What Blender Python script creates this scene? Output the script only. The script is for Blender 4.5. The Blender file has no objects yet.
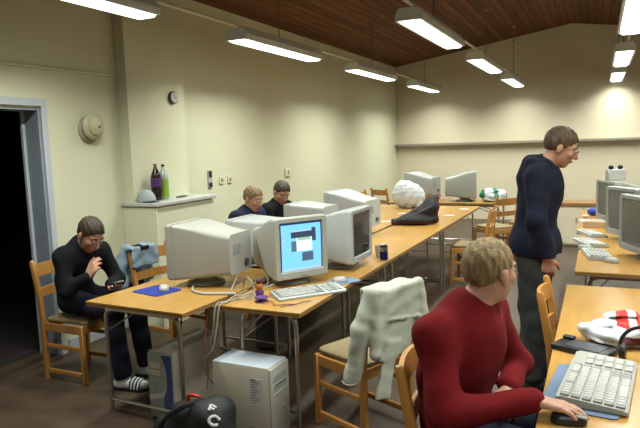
import bpy, bmesh, math, random
import numpy as np
from mathutils import Matrix, Vector

random.seed(7)
rng = np.random.default_rng(7)
SC = bpy.context.scene
COL = SC.collection
PI = math.pi
R = math.radians

# ------------------------------------------------------------------ materials
MATS = {}
ALB = .74


def mat(name, col, rough=.6, metal=0., var=.06, scale=8., bump=0., bscale=60., coat=0., emit=None, spec=.4, stretch=(1, 1, 1), sheen=0.):
    if name in MATS:
        return MATS[name]
    m = bpy.data.materials.new(name)
    if metal < .9:
        col = [c * ALB for c in col]
    m.use_nodes = True
    nt = m.node_tree
    b = nt.nodes['Principled BSDF']
    b.inputs['Roughness'].default_value = rough
    b.inputs['Metallic'].default_value = metal
    b.inputs['Specular IOR Level'].default_value = spec
    b.inputs['Coat Weight'].default_value = coat
    b.inputs['Coat Roughness'].default_value = .12
    b.inputs['Sheen Weight'].default_value = sheen
    tc = nt.nodes.new('ShaderNodeTexCoord')
    mp = nt.nodes.new('ShaderNodeMapping')
    mp.inputs['Scale'].default_value = stretch
    nt.links.new(tc.outputs['Object'], mp.inputs['Vector'])
    if var > 0:
        n = nt.nodes.new('ShaderNodeTexNoise')
        n.inputs['Scale'].default_value = scale
        n.inputs['Detail'].default_value = 4
        nt.links.new(mp.outputs['Vector'], n.inputs['Vector'])
        r = nt.nodes.new('ShaderNodeValToRGB')
        r.color_ramp.elements[0].position = .3
        r.color_ramp.elements[1].position = .7
        r.color_ramp.elements[0].color = (*[c * (1 - var) for c in col], 1)
        r.color_ramp.elements[1].color = (*[min(1, c * (1 + var)) for c in col], 1)
        nt.links.new(n.outputs['Fac'], r.inputs['Fac'])
        nt.links.new(r.outputs['Color'], b.inputs['Base Color'])
    else:
        b.inputs['Base Color'].default_value = (*col, 1)
    if bump > 0:
        n2 = nt.nodes.new('ShaderNodeTexNoise')
        n2.inputs['Scale'].default_value = bscale
        n2.inputs['Detail'].default_value = 3
        nt.links.new(mp.outputs['Vector'], n2.inputs['Vector'])
        bp = nt.nodes.new('ShaderNodeBump')
        bp.inputs['Strength'].default_value = bump
        bp.inputs['Distance'].default_value = .01
        nt.links.new(n2.outputs['Fac'], bp.inputs['Height'])
        nt.links.new(bp.outputs['Normal'], b.inputs['Normal'])
    if emit:
        b.inputs['Emission Color'].default_value = (*emit[0], 1)
        b.inputs['Emission Strength'].default_value = emit[1]
    MATS[name] = m
    return m


def plank_mat():
    m = mat('ceiling_planks', (.19, .075, .026), rough=.75, var=.3, scale=3., stretch=(9, .5, 1), spec=.2)
    nt = m.node_tree
    b = nt.nodes['Principled BSDF']
    src = b.inputs['Base Color'].links[0].from_socket
    tc = nt.nodes.new('ShaderNodeTexCoord')
    sp = nt.nodes.new('ShaderNodeSeparateXYZ')
    nt.links.new(tc.outputs['Object'], sp.inputs[0])

    def mth(op, a, bb):
        n = nt.nodes.new('ShaderNodeMath')
        n.operation = op
        for i, v in enumerate((a, bb)):
            if isinstance(v, (int, float)):
                n.inputs[i].default_value = v
            elif v is not None:
                nt.links.new(v, n.inputs[i])
        return n.outputs[0]
    d = mth('DIVIDE', sp.outputs[0], .115)
    fr = mth('FRACT', d, None)
    groove = mth('GREATER_THAN', fr, .1)
    fl = mth('FLOOR', d, None)
    wn = nt.nodes.new('ShaderNodeTexWhiteNoise')
    wn.noise_dimensions = '1D'
    nt.links.new(fl, wn.inputs['W'])
    tone = mth('MULTIPLY_ADD', wn.outputs['Value'], .5)
    tone.node.inputs[2].default_value = .75
    g2 = mth('MULTIPLY_ADD', groove, .75)
    g2.node.inputs[2].default_value = .25
    k = mth('MULTIPLY', tone, g2)
    mx = nt.nodes.new('ShaderNodeMix')
    mx.data_type = 'RGBA'
    mx.blend_type = 'MULTIPLY'
    mx.inputs['Factor'].default_value = 1
    nt.links.new(src, mx.inputs[6])
    nt.links.new(k, mx.inputs[7])
    nt.links.new(mx.outputs[2], b.inputs['Base Color'])
    return m


M_WALL = mat('wall_paint', (.83, .82, .595), rough=.7, var=.03, scale=1.2, bump=.05, bscale=90, spec=.25)
M_WALLB = mat('wall_paint_back', (.86, .765, .575), rough=.7, var=.03, scale=1.2, bump=.05, bscale=90, spec=.25)
M_PLANK = plank_mat()
M_FLOOR = mat('floor_linoleum', (.082, .053, .034), rough=.45, var=.3, scale=2.6, bump=.04, bscale=40, spec=.35, stretch=(1, 2.5, 1))
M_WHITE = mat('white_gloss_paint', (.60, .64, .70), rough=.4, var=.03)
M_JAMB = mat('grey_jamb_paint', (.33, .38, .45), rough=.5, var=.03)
M_DARK = mat('dark_corridor', (.03, .022, .022), rough=.9, var=.2)  # near-black colour stands in for the corridor's lack of light
M_LEDGE = mat('ledge_paint', (.34, .31, .23), rough=.7, var=.04)
M_SHELF = mat('shelf_top_white', (.62, .63, .60), rough=.45, var=.03)
M_BEECH = mat('beech_laminate', (.53, .29, .074), rough=.27, var=.09, scale=3.5, stretch=(7, .7, 7), spec=.35)
M_EDGE = mat('beech_edge', (.34, .17, .06), rough=.45, var=.12, scale=5, stretch=(3, 3, 30))
M_PINE = mat('chair_wood', (.52, .235, .055), rough=.42, var=.14, scale=5, stretch=(6, 6, .8), spec=.45)
M_CUSH = mat('seat_cushion', (.36, .28, .15), rough=.9, var=.12, scale=40, bump=.2, bscale=300)
M_CHROME = mat('brushed_steel', (.48, .45, .41), rough=.28, metal=1., var=.05)
M_LAMPH = mat('lamp_grey_metal', (.85, .88, .88), rough=.5, metal=.0, var=.03)
M_ROD = mat('rod_brown', (.45, .33, .2), rough=.6, var=.05)
M_CONDUIT = mat('conduit_cream', (.75, .70, .55), rough=.6, var=.05)
M_TUBE = mat('lamp_diffuser', (.9, .92, .92), rough=.5, var=0, emit=((.95, 1., .97), 3.))
M_BEIGE = mat('beige_plastic', (.44, .435, .39), rough=.42, var=.03, scale=3, bump=.03, bscale=500)
M_BEIGE2 = mat('grey_beige_plastic', (.37, .38, .35), rough=.45, var=.03, scale=3)
M_LIGHTP = mat('light_grey_plastic', (.50, .52, .51), rough=.4, var=.03)
M_TOWER = mat('putty_steel', (.62, .56, .45), rough=.5, var=.04, scale=4)
M_TOWTOP = mat('tower_cover_pale', (.50, .56, .62), rough=.42, var=.03)
M_DKPL = mat('black_plastic', (.018, .018, .02), rough=.4, var=.1)
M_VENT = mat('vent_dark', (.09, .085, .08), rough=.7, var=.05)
M_SCREEN = mat('crt_glass_off', (.030, .032, .038), rough=.12, var=0, spec=.6)
M_SCREENG = mat('crt_glass_grey', (.17, .175, .15), rough=.22, var=.05, scale=3, spec=.5)  # even grey puts the room's reflection into the switched-off glass colour
M_BLUEPL = mat('slate_blue_plastic', (.06, .085, .24), rough=.4, var=.05)
M_PADB = mat('blue_mousepad', (.012, .035, .30), rough=.85, var=.06)
M_PADL = mat('pale_blue_mousepad', (.20, .33, .52), rough=.7, var=.05)
M_PADG = mat('grey_blue_mousepad', (.16, .22, .33), rough=.8, var=.06)
M_KEY = mat('key_caps', (.50, .50, .47), rough=.45, var=.02)
M_KEYG = mat('key_caps_grey', (.30, .31, .30), rough=.5, var=.02)
M_CABLE = mat('beige_cable', (.42, .38, .31), rough=.5, var=.05)
M_CABLED = mat('dark_cable', (.03, .03, .03), rough=.5, var=.05)
M_CABLER = mat('rust_cable', (.35, .09, .02), rough=.5, var=.05)
M_SKIN = mat('skin', (.53, .27, .18), rough=.5, var=.07, scale=14, spec=.35)
M_SKINF = mat('skin_fair', (.60, .33, .23), rough=.5, var=.08, scale=14, spec=.35)
M_LIP = mat('lips', (.34, .12, .10), rough=.45, var=.05)
M_EYEW = mat('eye_white', (.6, .58, .55), rough=.3, var=0)
M_EYED = mat('eye_dark', (.02, .018, .016), rough=.2, var=0)
M_HAIRD = mat('hair_dark_brown', (.045, .026, .014), rough=.55, var=.4, scale=60, stretch=(1, 1, .25), bump=.5, bscale=160)
M_HAIRM = mat('hair_mid_brown', (.085, .046, .022), rough=.55, var=.4, scale=60, stretch=(1, 1, .25), bump=.5, bscale=160)
M_HAIRB = mat('hair_blond', (.30, .20, .10), rough=.6, var=.3, scale=60, stretch=(1, 1, .25), bump=.5, bscale=160)
M_HAIRB2 = mat('hair_dark_blond', (.30, .205, .095), rough=.65, var=.35, scale=70, stretch=(1, 1, .3), bump=.6, bscale=180)
M_RED = mat('red_knit', (.185, .007, .010), rough=.95, var=.12, scale=18, bump=.25, bscale=220, sheen=0, spec=.2)
M_NAVY = mat('navy_fleece', (.010, .012, .028), rough=.95, var=.2, scale=14, bump=.25, bscale=150, spec=.2)
M_BLACKC = mat('black_cloth', (.010, .010, .013), rough=.95, var=.2, scale=14, bump=.2, bscale=150, spec=.15)
M_DNAVY = mat('dark_blue_cloth', (.022, .028, .06), rough=.9, var=.2, scale=14, bump=.2, bscale=150, spec=.2)
M_CHAR = mat('charcoal_denim', (.035, .037, .036), rough=.9, var=.2, scale=20, bump=.25, bscale=180, spec=.2)
M_JEAN = mat('dark_jeans', (.016, .018, .035), rough=.9, var=.2, scale=20, bump=.25, bscale=180, spec=.2)
M_SHOE = mat('shoe_dark', (.022, .020, .022), rough=.6, var=.15)
M_SOCK = mat('white_sock', (.62, .64, .66), rough=.9, var=.05, bump=.2, bscale=200)
M_COAT = mat('pale_jacket_cloth', (.50, .52, .43), rough=.85, var=.06, scale=9, bump=.35, bscale=26, spec=.2)
M_DENIM = mat('light_denim', (.27, .36, .45), rough=.9, var=.18, scale=12, bump=.4, bscale=30, spec=.2)
M_BAGW = mat('white_carrier_plastic', (.66, .70, .74), rough=.35, var=.08, scale=7, bump=.6, bscale=14)
M_BAGR = mat('red_print', (.55, .03, .025), rough=.4, var=.1)
M_BAGK = mat('black_nylon', (.012, .012, .014), rough=.65, var=.2, bump=.5, bscale=20)
M_MAROON = mat('maroon_trim', (.09, .010, .020), rough=.7, var=.15)
M_COLA = mat('cola_brown', (.012, .006, .008), rough=.12, var=0, spec=.6)
M_PURPLE = mat('purple_label', (.11, .04, .20), rough=.4, var=.1)
M_LIME = mat('lime_drink', (.30, .48, .05), rough=.15, var=.05, spec=.6)
M_CLEARP = mat('clear_bottle', (.50, .54, .45), rough=.12, var=.03, spec=.6)
M_GREEN = mat('green_cloth', (.02, .20, .10), rough=.7, var=.1)
M_CAPC = mat('cap_cotton', (.48, .52, .53), rough=.9, var=.06, bump=.2, bscale=120)
M_CAPS = mat('cap_grey', (.16, .20, .24), rough=.9, var=.06)
M_BELL = mat('bell_cream', (.60, .57, .36), rough=.45, var=.04)
M_BELLB = mat('bell_base', (.42, .38, .27), rough=.6, var=.05)
M_PAPER = mat('white_paper', (.66, .65, .62), rough=.7, var=.03)
M_INK = mat('grey_ink', (.18, .17, .16), rough=.7, var=0)
M_CANB = mat('can_blue', (.008, .016, .11), rough=.25, var=.1, metal=.3)
M_BLUE = mat('bright_blue', (.02, .05, .45), rough=.5, var=.08)
M_ORANGE = mat('orange_plastic', (.50, .15, .03), rough=.45, var=.1)
M_LENS = mat('lens_clear', (.4, .42, .44), rough=.1, var=0, spec=.7)


# ------------------------------------------------------------------ object helpers
def link(o, parent=None):
    COL.objects.link(o)
    if parent is not None:
        o.parent = parent
    return o


def tag(o, label=None, cat=None, group=None, kind=None):
    if label:
        o['label'] = label
    if cat:
        o['category'] = cat
    if group:
        o['group'] = group
    if kind:
        o['kind'] = kind
    return o


def thing(name, label, cat, loc=(0, 0, 0), rz=0., group=None):
    o = bpy.data.objects.new(name, None)
    o.empty_display_size = .1
    link(o)
    o.location = loc
    o.rotation_euler = (0, 0, rz)
    return tag(o, label, cat, group)


def dup(root, loc, rz, label, group=None, rot=None):
    def cp(o, par):
        c = o.copy()
        link(c)
        if par is not None:
            c.parent = par
        for ch in o.children:
            cp(ch, c)
        return c
    r = cp(root, None)
    r.location = loc
    r.rotation_euler = rot if rot else (0, 0, rz)
    r['label'] = label
    if group:
        r['group'] = group
    return r


def finish(me, mats, smooth=True, ang=38):
    for m in (mats if isinstance(mats, (list, tuple)) else [mats]):
        me.materials.append(m)
    if smooth:
        me.polygons.foreach_set('use_smooth', [True] * len(me.polygons))
        me.set_sharp_from_angle(angle=R(ang))
    me.update()


def obj_from(name, verts, faces, mats, parent=None, smooth=True, ang=38, mi=None):
    me = bpy.data.meshes.new(name)
    me.from_pydata([tuple(v) for v in verts], [], [tuple(f) for f in faces])
    if mi is not None:
        me.polygons.foreach_set('material_index', mi)
    finish(me, mats, smooth, ang)
    return link(bpy.data.objects.new(name, me), parent)


def E(loc=(0, 0, 0), rx=0, ry=0, rz=0):
    return Matrix.Translation(loc) @ Matrix.Rotation(rz, 4, 'Z') @ Matrix.Rotation(ry, 4, 'Y') @ Matrix.Rotation(rx, 4, 'X')


class MB:
    def __init__(s):
        s.bm = bmesh.new()
        s.cur = 0

    def _new(s, n0):
        s.bm.faces.ensure_lookup_table()
        for f in list(s.bm.faces)[n0:]:
            f.material_index = s.cur

    def box(s, c, size, bev=.004, seg=1, M=None):
        n0 = len(s.bm.faces)
        b2 = bmesh.new()
        bmesh.ops.create_cube(b2, size=1)
        bmesh.ops.scale(b2, vec=size, verts=b2.verts)
        if bev > 0:
            bmesh.ops.bevel(b2, geom=list(b2.edges), offset=min(bev, min(size) * .45), segments=seg, affect='EDGES', profile=.5)
        bmesh.ops.translate(b2, vec=c, verts=b2.verts)
        if M is not None:
            bmesh.ops.transform(b2, matrix=M, verts=b2.verts)
        s._merge(b2)
        s._new(n0)
        return s

    def _merge(s, b2):
        mp = {}
        for v in b2.verts:
            mp[v] = s.bm.verts.new(v.co)
        for f in b2.faces:
            try:
                s.bm.faces.new([mp[v] for v in f.verts])
            except ValueError:
                pass
        b2.free()

    def loft(s, rings, cap=True, closed=False, M=None):
        n0 = len(s.bm.faces)
        rs = []
        for ring in rings:
            rs.append([s.bm.verts.new((M @ Vector(p)) if M is not None else Vector(p)) for p in ring])
        k = len(rs[0])
        nn = len(rs)
        for i in range(nn if closed else nn - 1):
            a, b = rs[i], rs[(i + 1) % nn]
            for j in range(k):
                s.bm.faces.new((a[j], a[(j + 1) % k], b[(j + 1) % k], b[j]))
        if cap and not closed:
            s.bm.faces.new(list(reversed(rs[0])))
            s.bm.faces.new(rs[-1])
        s._new(n0)
        return s

    def tube(s, pts, r, n=8, cap=True, M=None):
        pts = [Vector(p) for p in pts]
        rr = r if isinstance(r, (list, tuple)) else [r] * len(pts)
        rings = []
        t0 = (pts[1] - pts[0]).normalized()
        up = Vector((0, 0, 1)) if abs(t0.z) < .9 else Vector((1, 0, 0))
        nrm = (up - t0 * up.dot(t0)).normalized()
        for i, p in enumerate(pts):
            if i == 0:
                t = t0
            elif i == len(pts) - 1:
                t = (pts[i] - pts[i - 1]).normalized()
            else:
                t = (pts[i + 1] - pts[i - 1]).normalized()
            nrm = (nrm - t * nrm.dot(t))
            if nrm.length < 1e-6:
                nrm = t.orthogonal()
            nrm.normalize()
            bn = t.cross(nrm)
            rings.append([p + (nrm * math.cos(2 * PI * j / n) + bn * math.sin(2 * PI * j / n)) * rr[i] for j in range(n)])
        return s.loft(rings, cap, M=M)

    def lathe(s, prof, n=20, M=None, sx=1., sy=1.):
        return s.loft([[(r * sx * math.cos(2 * PI * j / n), r * sy * math.sin(2 * PI * j / n), z) for j in range(n)] for r, z in prof], True, M=M)

    def prism(s, poly, z0, z1, M=None):
        return s.loft([[(x, y, z0) for x, y in poly], [(x, y, z1) for x, y in poly]], True, M=M)

    def ell(s, c, rad, n=14, m=9, M=None):
        rings = []
        for i in range(m + 1):
            a = -PI / 2 + PI * i / m
            rr = max(math.cos(a), .02)
            rings.append([(c[0] + rad[0] * rr * math.cos(2 * PI * j / n), c[1] + rad[1] * rr * math.sin(2 * PI * j / n), c[2] + rad[2] * math.sin(a)) for j in range(n)])
        return s.loft(rings, True, M=M)

    def build(s, name, mats, parent=None, smooth=True, ang=38):
        bmesh.ops.recalc_face_normals(s.bm, faces=s.bm.faces)
        me = bpy.data.meshes.new(name)
        s.bm.to_mesh(me)
        s.bm.free()
        finish(me, mats, smooth, ang)
        return link(bpy.data.objects.new(name, me), parent)


def rrect(w, h, r, n=4):
    """rounded rectangle in 2d, counter-clockwise"""
    out = []
    for cx, cy, a0 in ((w / 2 - r, h / 2 - r, 0), (-w / 2 + r, h / 2 - r, 90), (-w / 2 + r, -h / 2 + r, 180), (w / 2 - r, -h / 2 + r, 270)):
        for i in range(n + 1):
            a = R(a0 + 90 * i / n)
            out.append((cx + r * math.cos(a), cy + r * math.sin(a)))
    return out


def spline(pts, k=6):
    pts = [Vector(p) for p in pts]
    P = [pts[0]] + pts + [pts[-1]]
    out = []
    for i in range(1, len(P) - 2):
        p0, p1, p2, p3 = P[i - 1:i + 3]
        for j in range(k):
            t = j / k
            out.append(.5 * ((2 * p1) + (p2 - p0) * t + (2 * p0 - 5 * p1 + 4 * p2 - p3) * t * t + (3 * p1 - p0 - 3 * p2 + p3) * t ** 3))
    out.append(pts[-1])
    return out


def arcpts(pts, rad, k=5):
    """polyline with rounded corners"""
    pts = [Vector(p) for p in pts]
    out = [pts[0]]
    for i in range(1, len(pts) - 1):
        a, b, c = pts[i - 1:i + 2]
        u = (a - b).normalized()
        w = (c - b).normalized()
        p, q = b + u * rad, b + w * rad
        for j in range(k + 1):
            t = j / k
            out.append(p * (1 - t) ** 2 + b * 2 * t * (1 - t) + q * t * t)
    out.append(pts[-1])
    return out


# ------------------------------------------------------------------ implicit surfaces for bodies and cloth
class SDF:
    def __init__(s, lo, hi, h):
        s.lo = np.array(lo, float)
        s.h = h
        s.n = np.ceil((np.array(hi, float) - s.lo) / h).astype(int) + 1
        s.ax = [s.lo[i] + h * np.arange(s.n[i]) for i in range(3)]
        s.d = np.full(s.n, 1., np.float32)

    def sub(s, lo, hi):
        a = np.maximum(np.floor((np.array(lo) - s.lo) / s.h).astype(int), 0)
        b = np.minimum(np.ceil((np.array(hi) - s.lo) / s.h).astype(int) + 1, s.n)
        if np.any(b <= a):
            return None, None
        sl = tuple(slice(a[i], b[i]) for i in range(3))
        X = s.ax[0][sl[0]][:, None, None]
        Y = s.ax[1][sl[1]][None, :, None]
        Z = s.ax[2][sl[2]][None, None, :]
        return sl, (X, Y, Z)

    def join(s, sl, v, k, op):
        d = s.d[sl]
        if op == 'add':
            if k > 0:
                hh = np.maximum(k - np.abs(d - v), 0) / k
                s.d[sl] = np.minimum(d, v) - hh * hh * k * .25
            else:
                s.d[sl] = np.minimum(d, v)
        else:
            v = -v
            if k > 0:
                hh = np.maximum(k - np.abs(d - v), 0) / k
                s.d[sl] = np.maximum(d, v) + hh * hh * k * .25
            else:
                s.d[sl] = np.maximum(d, v)

    def cone(s, a, b, ra, rb, k=.02, op='add'):
        a = np.array(a, float)
        b = np.array(b, float)
        pad = max(ra, rb) + k + 4 * s.h
        sl, P = s.sub(np.minimum(a, b) - pad, np.maximum(a, b) + pad)
        if sl is None:
            return s
        ab = b - a
        L2 = max(ab @ ab, 1e-9)
        t = np.clip(((P[0] - a[0]) * ab[0] + (P[1] - a[1]) * ab[1] + (P[2] - a[2]) * ab[2]) / L2, 0, 1)
        v = np.sqrt((P[0] - a[0] - t * ab[0]) ** 2 + (P[1] - a[1] - t * ab[1]) ** 2 + (P[2] - a[2] - t * ab[2]) ** 2) - (ra + (rb - ra) * t)
        s.join(sl, v.astype(np.float32), k, op)
        return s

    def _ellv(s, c, A, rad, pad):
        c = np.array(c, float)
        A = np.eye(3) if A is None else np.array(A, float)
        rad = np.array(rad, float)
        ext = np.sqrt(((A * rad[:, None]) ** 2).sum(0)) + pad
        sl, P = s.sub(c - ext, c + ext)
        if sl is None:
            return None, None
        q = [(P[0] - c[0]) * A[i][0] + (P[1] - c[1]) * A[i][1] + (P[2] - c[2]) * A[i][2] for i in range(3)]
        k0 = np.sqrt(sum((q[i] / rad[i]) ** 2 for i in range(3)))
        k1 = np.sqrt(sum((q[i] / rad[i] ** 2) ** 2 for i in range(3))) + 1e-9
        return sl, (k0 * (k0 - 1) / k1).astype(np.float32)

    def ell(s, c, rad, A=None, k=.02, op='add'):
        sl, v = s._ellv(c, A, rad, k + 4 * s.h)
        if sl is not None:
            s.join(sl, v, k, op)
        return s

    def rbox(s, c, half, A=None, r=.01, k=.01, op='add', disp=None):
        c = np.array(c, float)
        A = np.eye(3) if A is None else np.array(A, float)
        half = np.array(half, float)
        ext = (np.abs(A) * half[:, None]).sum(0) + k + r + 4 * s.h + .03
        sl, P = s.sub(c - ext, c + ext)
        if sl is None:
            return s
        q = [(P[0] - c[0]) * A[i][0] + (P[1] - c[1]) * A[i][1] + (P[2] - c[2]) * A[i][2] for i in range(3)]
        e = [np.abs(q[i]) - (half[i] - r) for i in range(3)]
        v = np.sqrt(sum(np.maximum(x, 0) ** 2 for x in e)) + np.minimum(np.maximum(np.maximum(e[0], e[1]), e[2]), 0) - r
        if disp is not None:
            v = v + disp(*q)
        s.join(sl, v.astype(np.float32), k, op)
        return s

    def keep(s, p, nrm):
        """keep the half space (x-p).n < 0"""
        X, Y, Z = s.ax[0][:, None, None], s.ax[1][None, :, None], s.ax[2][None, None, :]
        v = (X - p[0]) * nrm[0] + (Y - p[1]) * nrm[1] + (Z - p[2]) * nrm[2]
        s.d = np.maximum(s.d, v.astype(np.float32))
        return s

    def disp(s, f):
        X, Y, Z = s.ax[0][:, None, None], s.ax[1][None, :, None], s.ax[2][None, None, :]
        s.d = s.d + f(X, Y, Z).astype(np.float32)
        return s

    def surface(s, smooth=1):
        d = s.d
        ins = d < 0
        nx, ny, nz = d.shape
        cnt = np.zeros((nx - 1, ny - 1, nz - 1), np.int8)
        offs = [(i, j, k) for i in (0, 1) for j in (0, 1) for k in (0, 1)]
        for i, j, k in offs:
            cnt += ins[i:nx - 1 + i, j:ny - 1 + j, k:nz - 1 + k]
        act = (cnt > 0) & (cnt < 8)
        idx = np.argwhere(act)
        vid = np.full(act.shape, -1, np.int64)
        vid[act] = np.arange(len(idx))
        cv = np.stack([d[idx[:, 0] + i, idx[:, 1] + j, idx[:, 2] + k] for i, j, k in offs], 1)
        O = np.array(offs, float)
        acc = np.zeros((len(idx), 3))
        c = np.zeros(len(idx))
        for a in range(8):
            for b in range(a + 1, 8):
                if np.abs(O[a] - O[b]).sum() == 1:
                    m = (cv[:, a] < 0) != (cv[:, b] < 0)
                    t = np.where(m, cv[:, a] / np.where(m, cv[:, a] - cv[:, b], 1), 0)
                    acc += np.where(m[:, None], O[a] + (O[b] - O[a]) * t[:, None], 0)
                    c += m
        V = s.lo + s.h * (idx + acc / c[:, None])
        F = []
        for ax in range(3):
            u, w = (ax + 1) % 3, (ax + 2) % 3
            lo = [slice(None)] * 3
            hi = [slice(None)] * 3
            lo[ax] = slice(0, d.shape[ax] - 1)
            hi[ax] = slice(1, d.shape[ax])
            cr = ins[tuple(lo)] != ins[tuple(hi)]
            e = np.argwhere(cr)
            e = e[(e[:, u] > 0) & (e[:, w] > 0) & (e[:, u] < d.shape[u] - 1) & (e[:, w] < d.shape[w] - 1)]
            up = ins[tuple(lo)][e[:, 0], e[:, 1], e[:, 2]]
            q = []
            for du, dw in ((-1, -1), (0, -1), (0, 0), (-1, 0)):
                g = e.copy()
                g[:, u] += du
                g[:, w] += dw
                q.append(vid[g[:, 0], g[:, 1], g[:, 2]])
            q = np.stack(q, 1)
            q[~up] = q[~up][:, ::-1]
            F.append(q)
        F = np.concatenate(F)
        F = F[(F >= 0).all(1)]
        for _ in range(smooth):
            S = np.zeros_like(V)
            n = np.zeros(len(V))
            for a in range(4):
                for b in (F[:, (a + 1) % 4], F[:, (a + 3) % 4]):
                    np.add.at(S, F[:, a], V[b])
                    np.add.at(n, F[:, a], 1)
            V = V * .5 + .5 * S / np.maximum(n, 1)[:, None]
        return V, F

    def build(s, name, mats, parent=None, off=(0, 0, 0), smooth=1, ang=70, mfun=None):
        V, F = s.surface(smooth)
        mi = None
        if mfun is not None:
            mi = mfun(V[F].mean(1)).astype(int).tolist()
        V = V - np.array(off)
        return obj_from(name, V.tolist(), F.tolist(), mats, parent, True, ang, mi)


def folds(a, f, ph=0.):
    return lambda X, Y, Z: a * (np.sin(f * X + 1.7 * np.sin(f * .6 * Z + ph)) * np.sin(f * .8 * Z + 2.1 * np.sin(f * .5 * Y)) + .6 * np.sin(f * 1.3 * Y + f * .7 * Z + ph))


def nv(v):
    v = np.array(v, float)
    return v / np.linalg.norm(v)


# ------------------------------------------------------------------ the room
XL, XR, YF, YB = -4.0, 3.0, -2.2, 12.6
ZE, XA, ZA = 3.23, -.53, 3.76


def struct(name, mb, m, smooth=True):
    o = mb.build(name, m, None, smooth)
    o['kind'] = 'structure'
    return o


struct('floor', MB().box(((XL - 2.5 + XR) / 2, (YF + YB) / 2, -.05), (XR - XL + 3.4, YB - YF + .8, .1), 0), M_FLOOR)
DY0, DY1, DZ = 2.50, 3.41, 2.0
w = MB()
w.box((XL - .1, (YF + DY0) / 2, 1.65), (.2, DY0 - YF, 3.3), 0)
w.box((XL - .1, (DY1 + YB) / 2, 1.65), (.2, YB - DY1, 3.3), 0)
w.box((XL - .1, (DY0 + DY1) / 2, (DZ + 3.3) / 2), (.2, DY1 - DY0, 3.3 - DZ), 0)
struct('wall_left', w, M_WALL)
struct('wall_pillar', MB().box((-3.94, 4.685, 1.6), (.12, .83, 3.2), .004), M_WALL)
w = MB()
w.loft([[(XL - .2, y, 0), (XR + .2, y, 0), (XR + .2, y, ZE), (XA, y, ZA + .02), (XL - .2, y, ZE)] for y in (YB, YB + .2)])
struct('wall_back', w, M_WALLB, False)
w = MB()
w.loft([[(XL - .2, y, 0), (XR + .2, y, 0), (XR + .2, y, ZE), (XA, y, ZA + .02), (XL - .2, y, ZE)] for y in (YF - .2, YF)])
struct('wall_front', w, M_WALLB, False)
struct('wall_right', MB().box((XR + .1, (YF + YB) / 2, 1.65), (.2, YB - YF, 3.3), 0), M_WALL)
w = MB()
w.loft([[(XL - .2, y, ZE - .03), (XA, y, ZA), (XR + .2, y, ZE - .03), (XR + .2, y, ZE + .2), (XA, y, ZA + .2), (XL - .2, y, ZE + .2)] for y in (YF - .2, YB + .2)])
struct('ceiling', w, M_PLANK, False)
# ledge across the back wall, wall box with a white shelf beside the pillar
struct('trim_1', MB().box(((XL + XR) / 2, YB - .07, 1.565), (XR - XL, .14, .05), .004), M_LEDGE)
struct('trim_2', MB().box((-3.80, 4.68, .565), (.395, .88, 1.13), .004), M_WALL)
struct('trim_3', MB().box((-3.79, 4.685, 1.155), (.42, .93, .035), .006), M_SHELF)
struct('trim_4', MB().box((-3.985, 3.1, 2.32), (.03, 2.2, .02), .003), M_WALL)
# door: casing, jambs, dark corridor behind
dr = MB()
dr.box((XL + .012, DY1 + .027, .99 + .025), (.03, .054, 2.06), .004)
dr.box((XL + .012, DY0 - .027, .99 + .025), (.03, .054, 2.06), .004)
dr.box((XL + .012, (DY0 + DY1) / 2, DZ + .045), (.034, DY1 - DY0 + .108, .06), .004)
dr.box((XL - .17, DY1 - .022, DZ / 2), (.03, .03, DZ), .003)
dr.box((XL - .17, DY0 + .022, DZ / 2), (.03, .03, DZ), .003)
dro = struct('door_1', dr, M_WHITE)
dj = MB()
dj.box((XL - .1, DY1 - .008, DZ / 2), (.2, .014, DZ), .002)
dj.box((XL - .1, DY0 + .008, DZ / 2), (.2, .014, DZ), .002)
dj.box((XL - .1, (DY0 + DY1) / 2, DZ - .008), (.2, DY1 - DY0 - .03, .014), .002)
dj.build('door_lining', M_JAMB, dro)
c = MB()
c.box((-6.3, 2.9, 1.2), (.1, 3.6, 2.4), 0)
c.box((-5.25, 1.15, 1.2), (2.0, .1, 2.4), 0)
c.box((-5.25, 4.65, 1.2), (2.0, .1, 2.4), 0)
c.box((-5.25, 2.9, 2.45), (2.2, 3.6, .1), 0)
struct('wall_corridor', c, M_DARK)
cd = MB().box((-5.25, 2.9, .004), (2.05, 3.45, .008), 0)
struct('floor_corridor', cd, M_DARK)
bb = MB()
bb.box((XL + .008, (DY1 + .1 + 4.2) / 2, .05), (.016, 4.2 - DY1 - .1, .1), .003)
bb.box((XL + .008, (5.15 + YB) / 2, .05), (.016, YB - 5.15, .1), .003)
struct('baseboard_left', bb, M_WHITE)

# ------------------------------------------------------------------ lamps
LZ = 2.62
LAMP_W = 39.


def make_lamp(label):
    t = thing('ceiling_lamp', label, 'ceiling lamp')
    h = MB()
    h.loft([[(-.095, y, .0), (-.115, y, .0), (-.115, y, .05), (-.085, y, .105), (.085, y, .105), (.115, y, .05), (.115, y, 0), (.095, y, 0), (.095, y, .03), (-.095, y, .03)] for y in (-.83, .83)])
    h.box((0, -.825, .045), (.2, .012, .085), .002)
    h.box((0, .825, .045), (.2, .012, .085), .002)
    h.build('housing', M_LAMPH, t, False)
    d = MB()
    d.loft([[(-.090, y, .026), (-.090, y, .004), (-.07, y, -.014), (.07, y, -.014), (.090, y, .004), (.090, y, .026)] for y in (-.815, .815)])
    d.build('diffuser', M_TUBE, t, False)
    la = bpy.data.lights.new('tube_light', 'AREA')
    la.shape = 'RECTANGLE'
    la.size, la.size_y = .15, 1.6
    la.spread = R(145)
    la.energy = LAMP_W
    la.color = (.95, 1., .91)
    lo = bpy.data.objects.new('tube_light', la)
    link(lo, t)
    lo.location = (0, 0, -.018)
    return t


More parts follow.
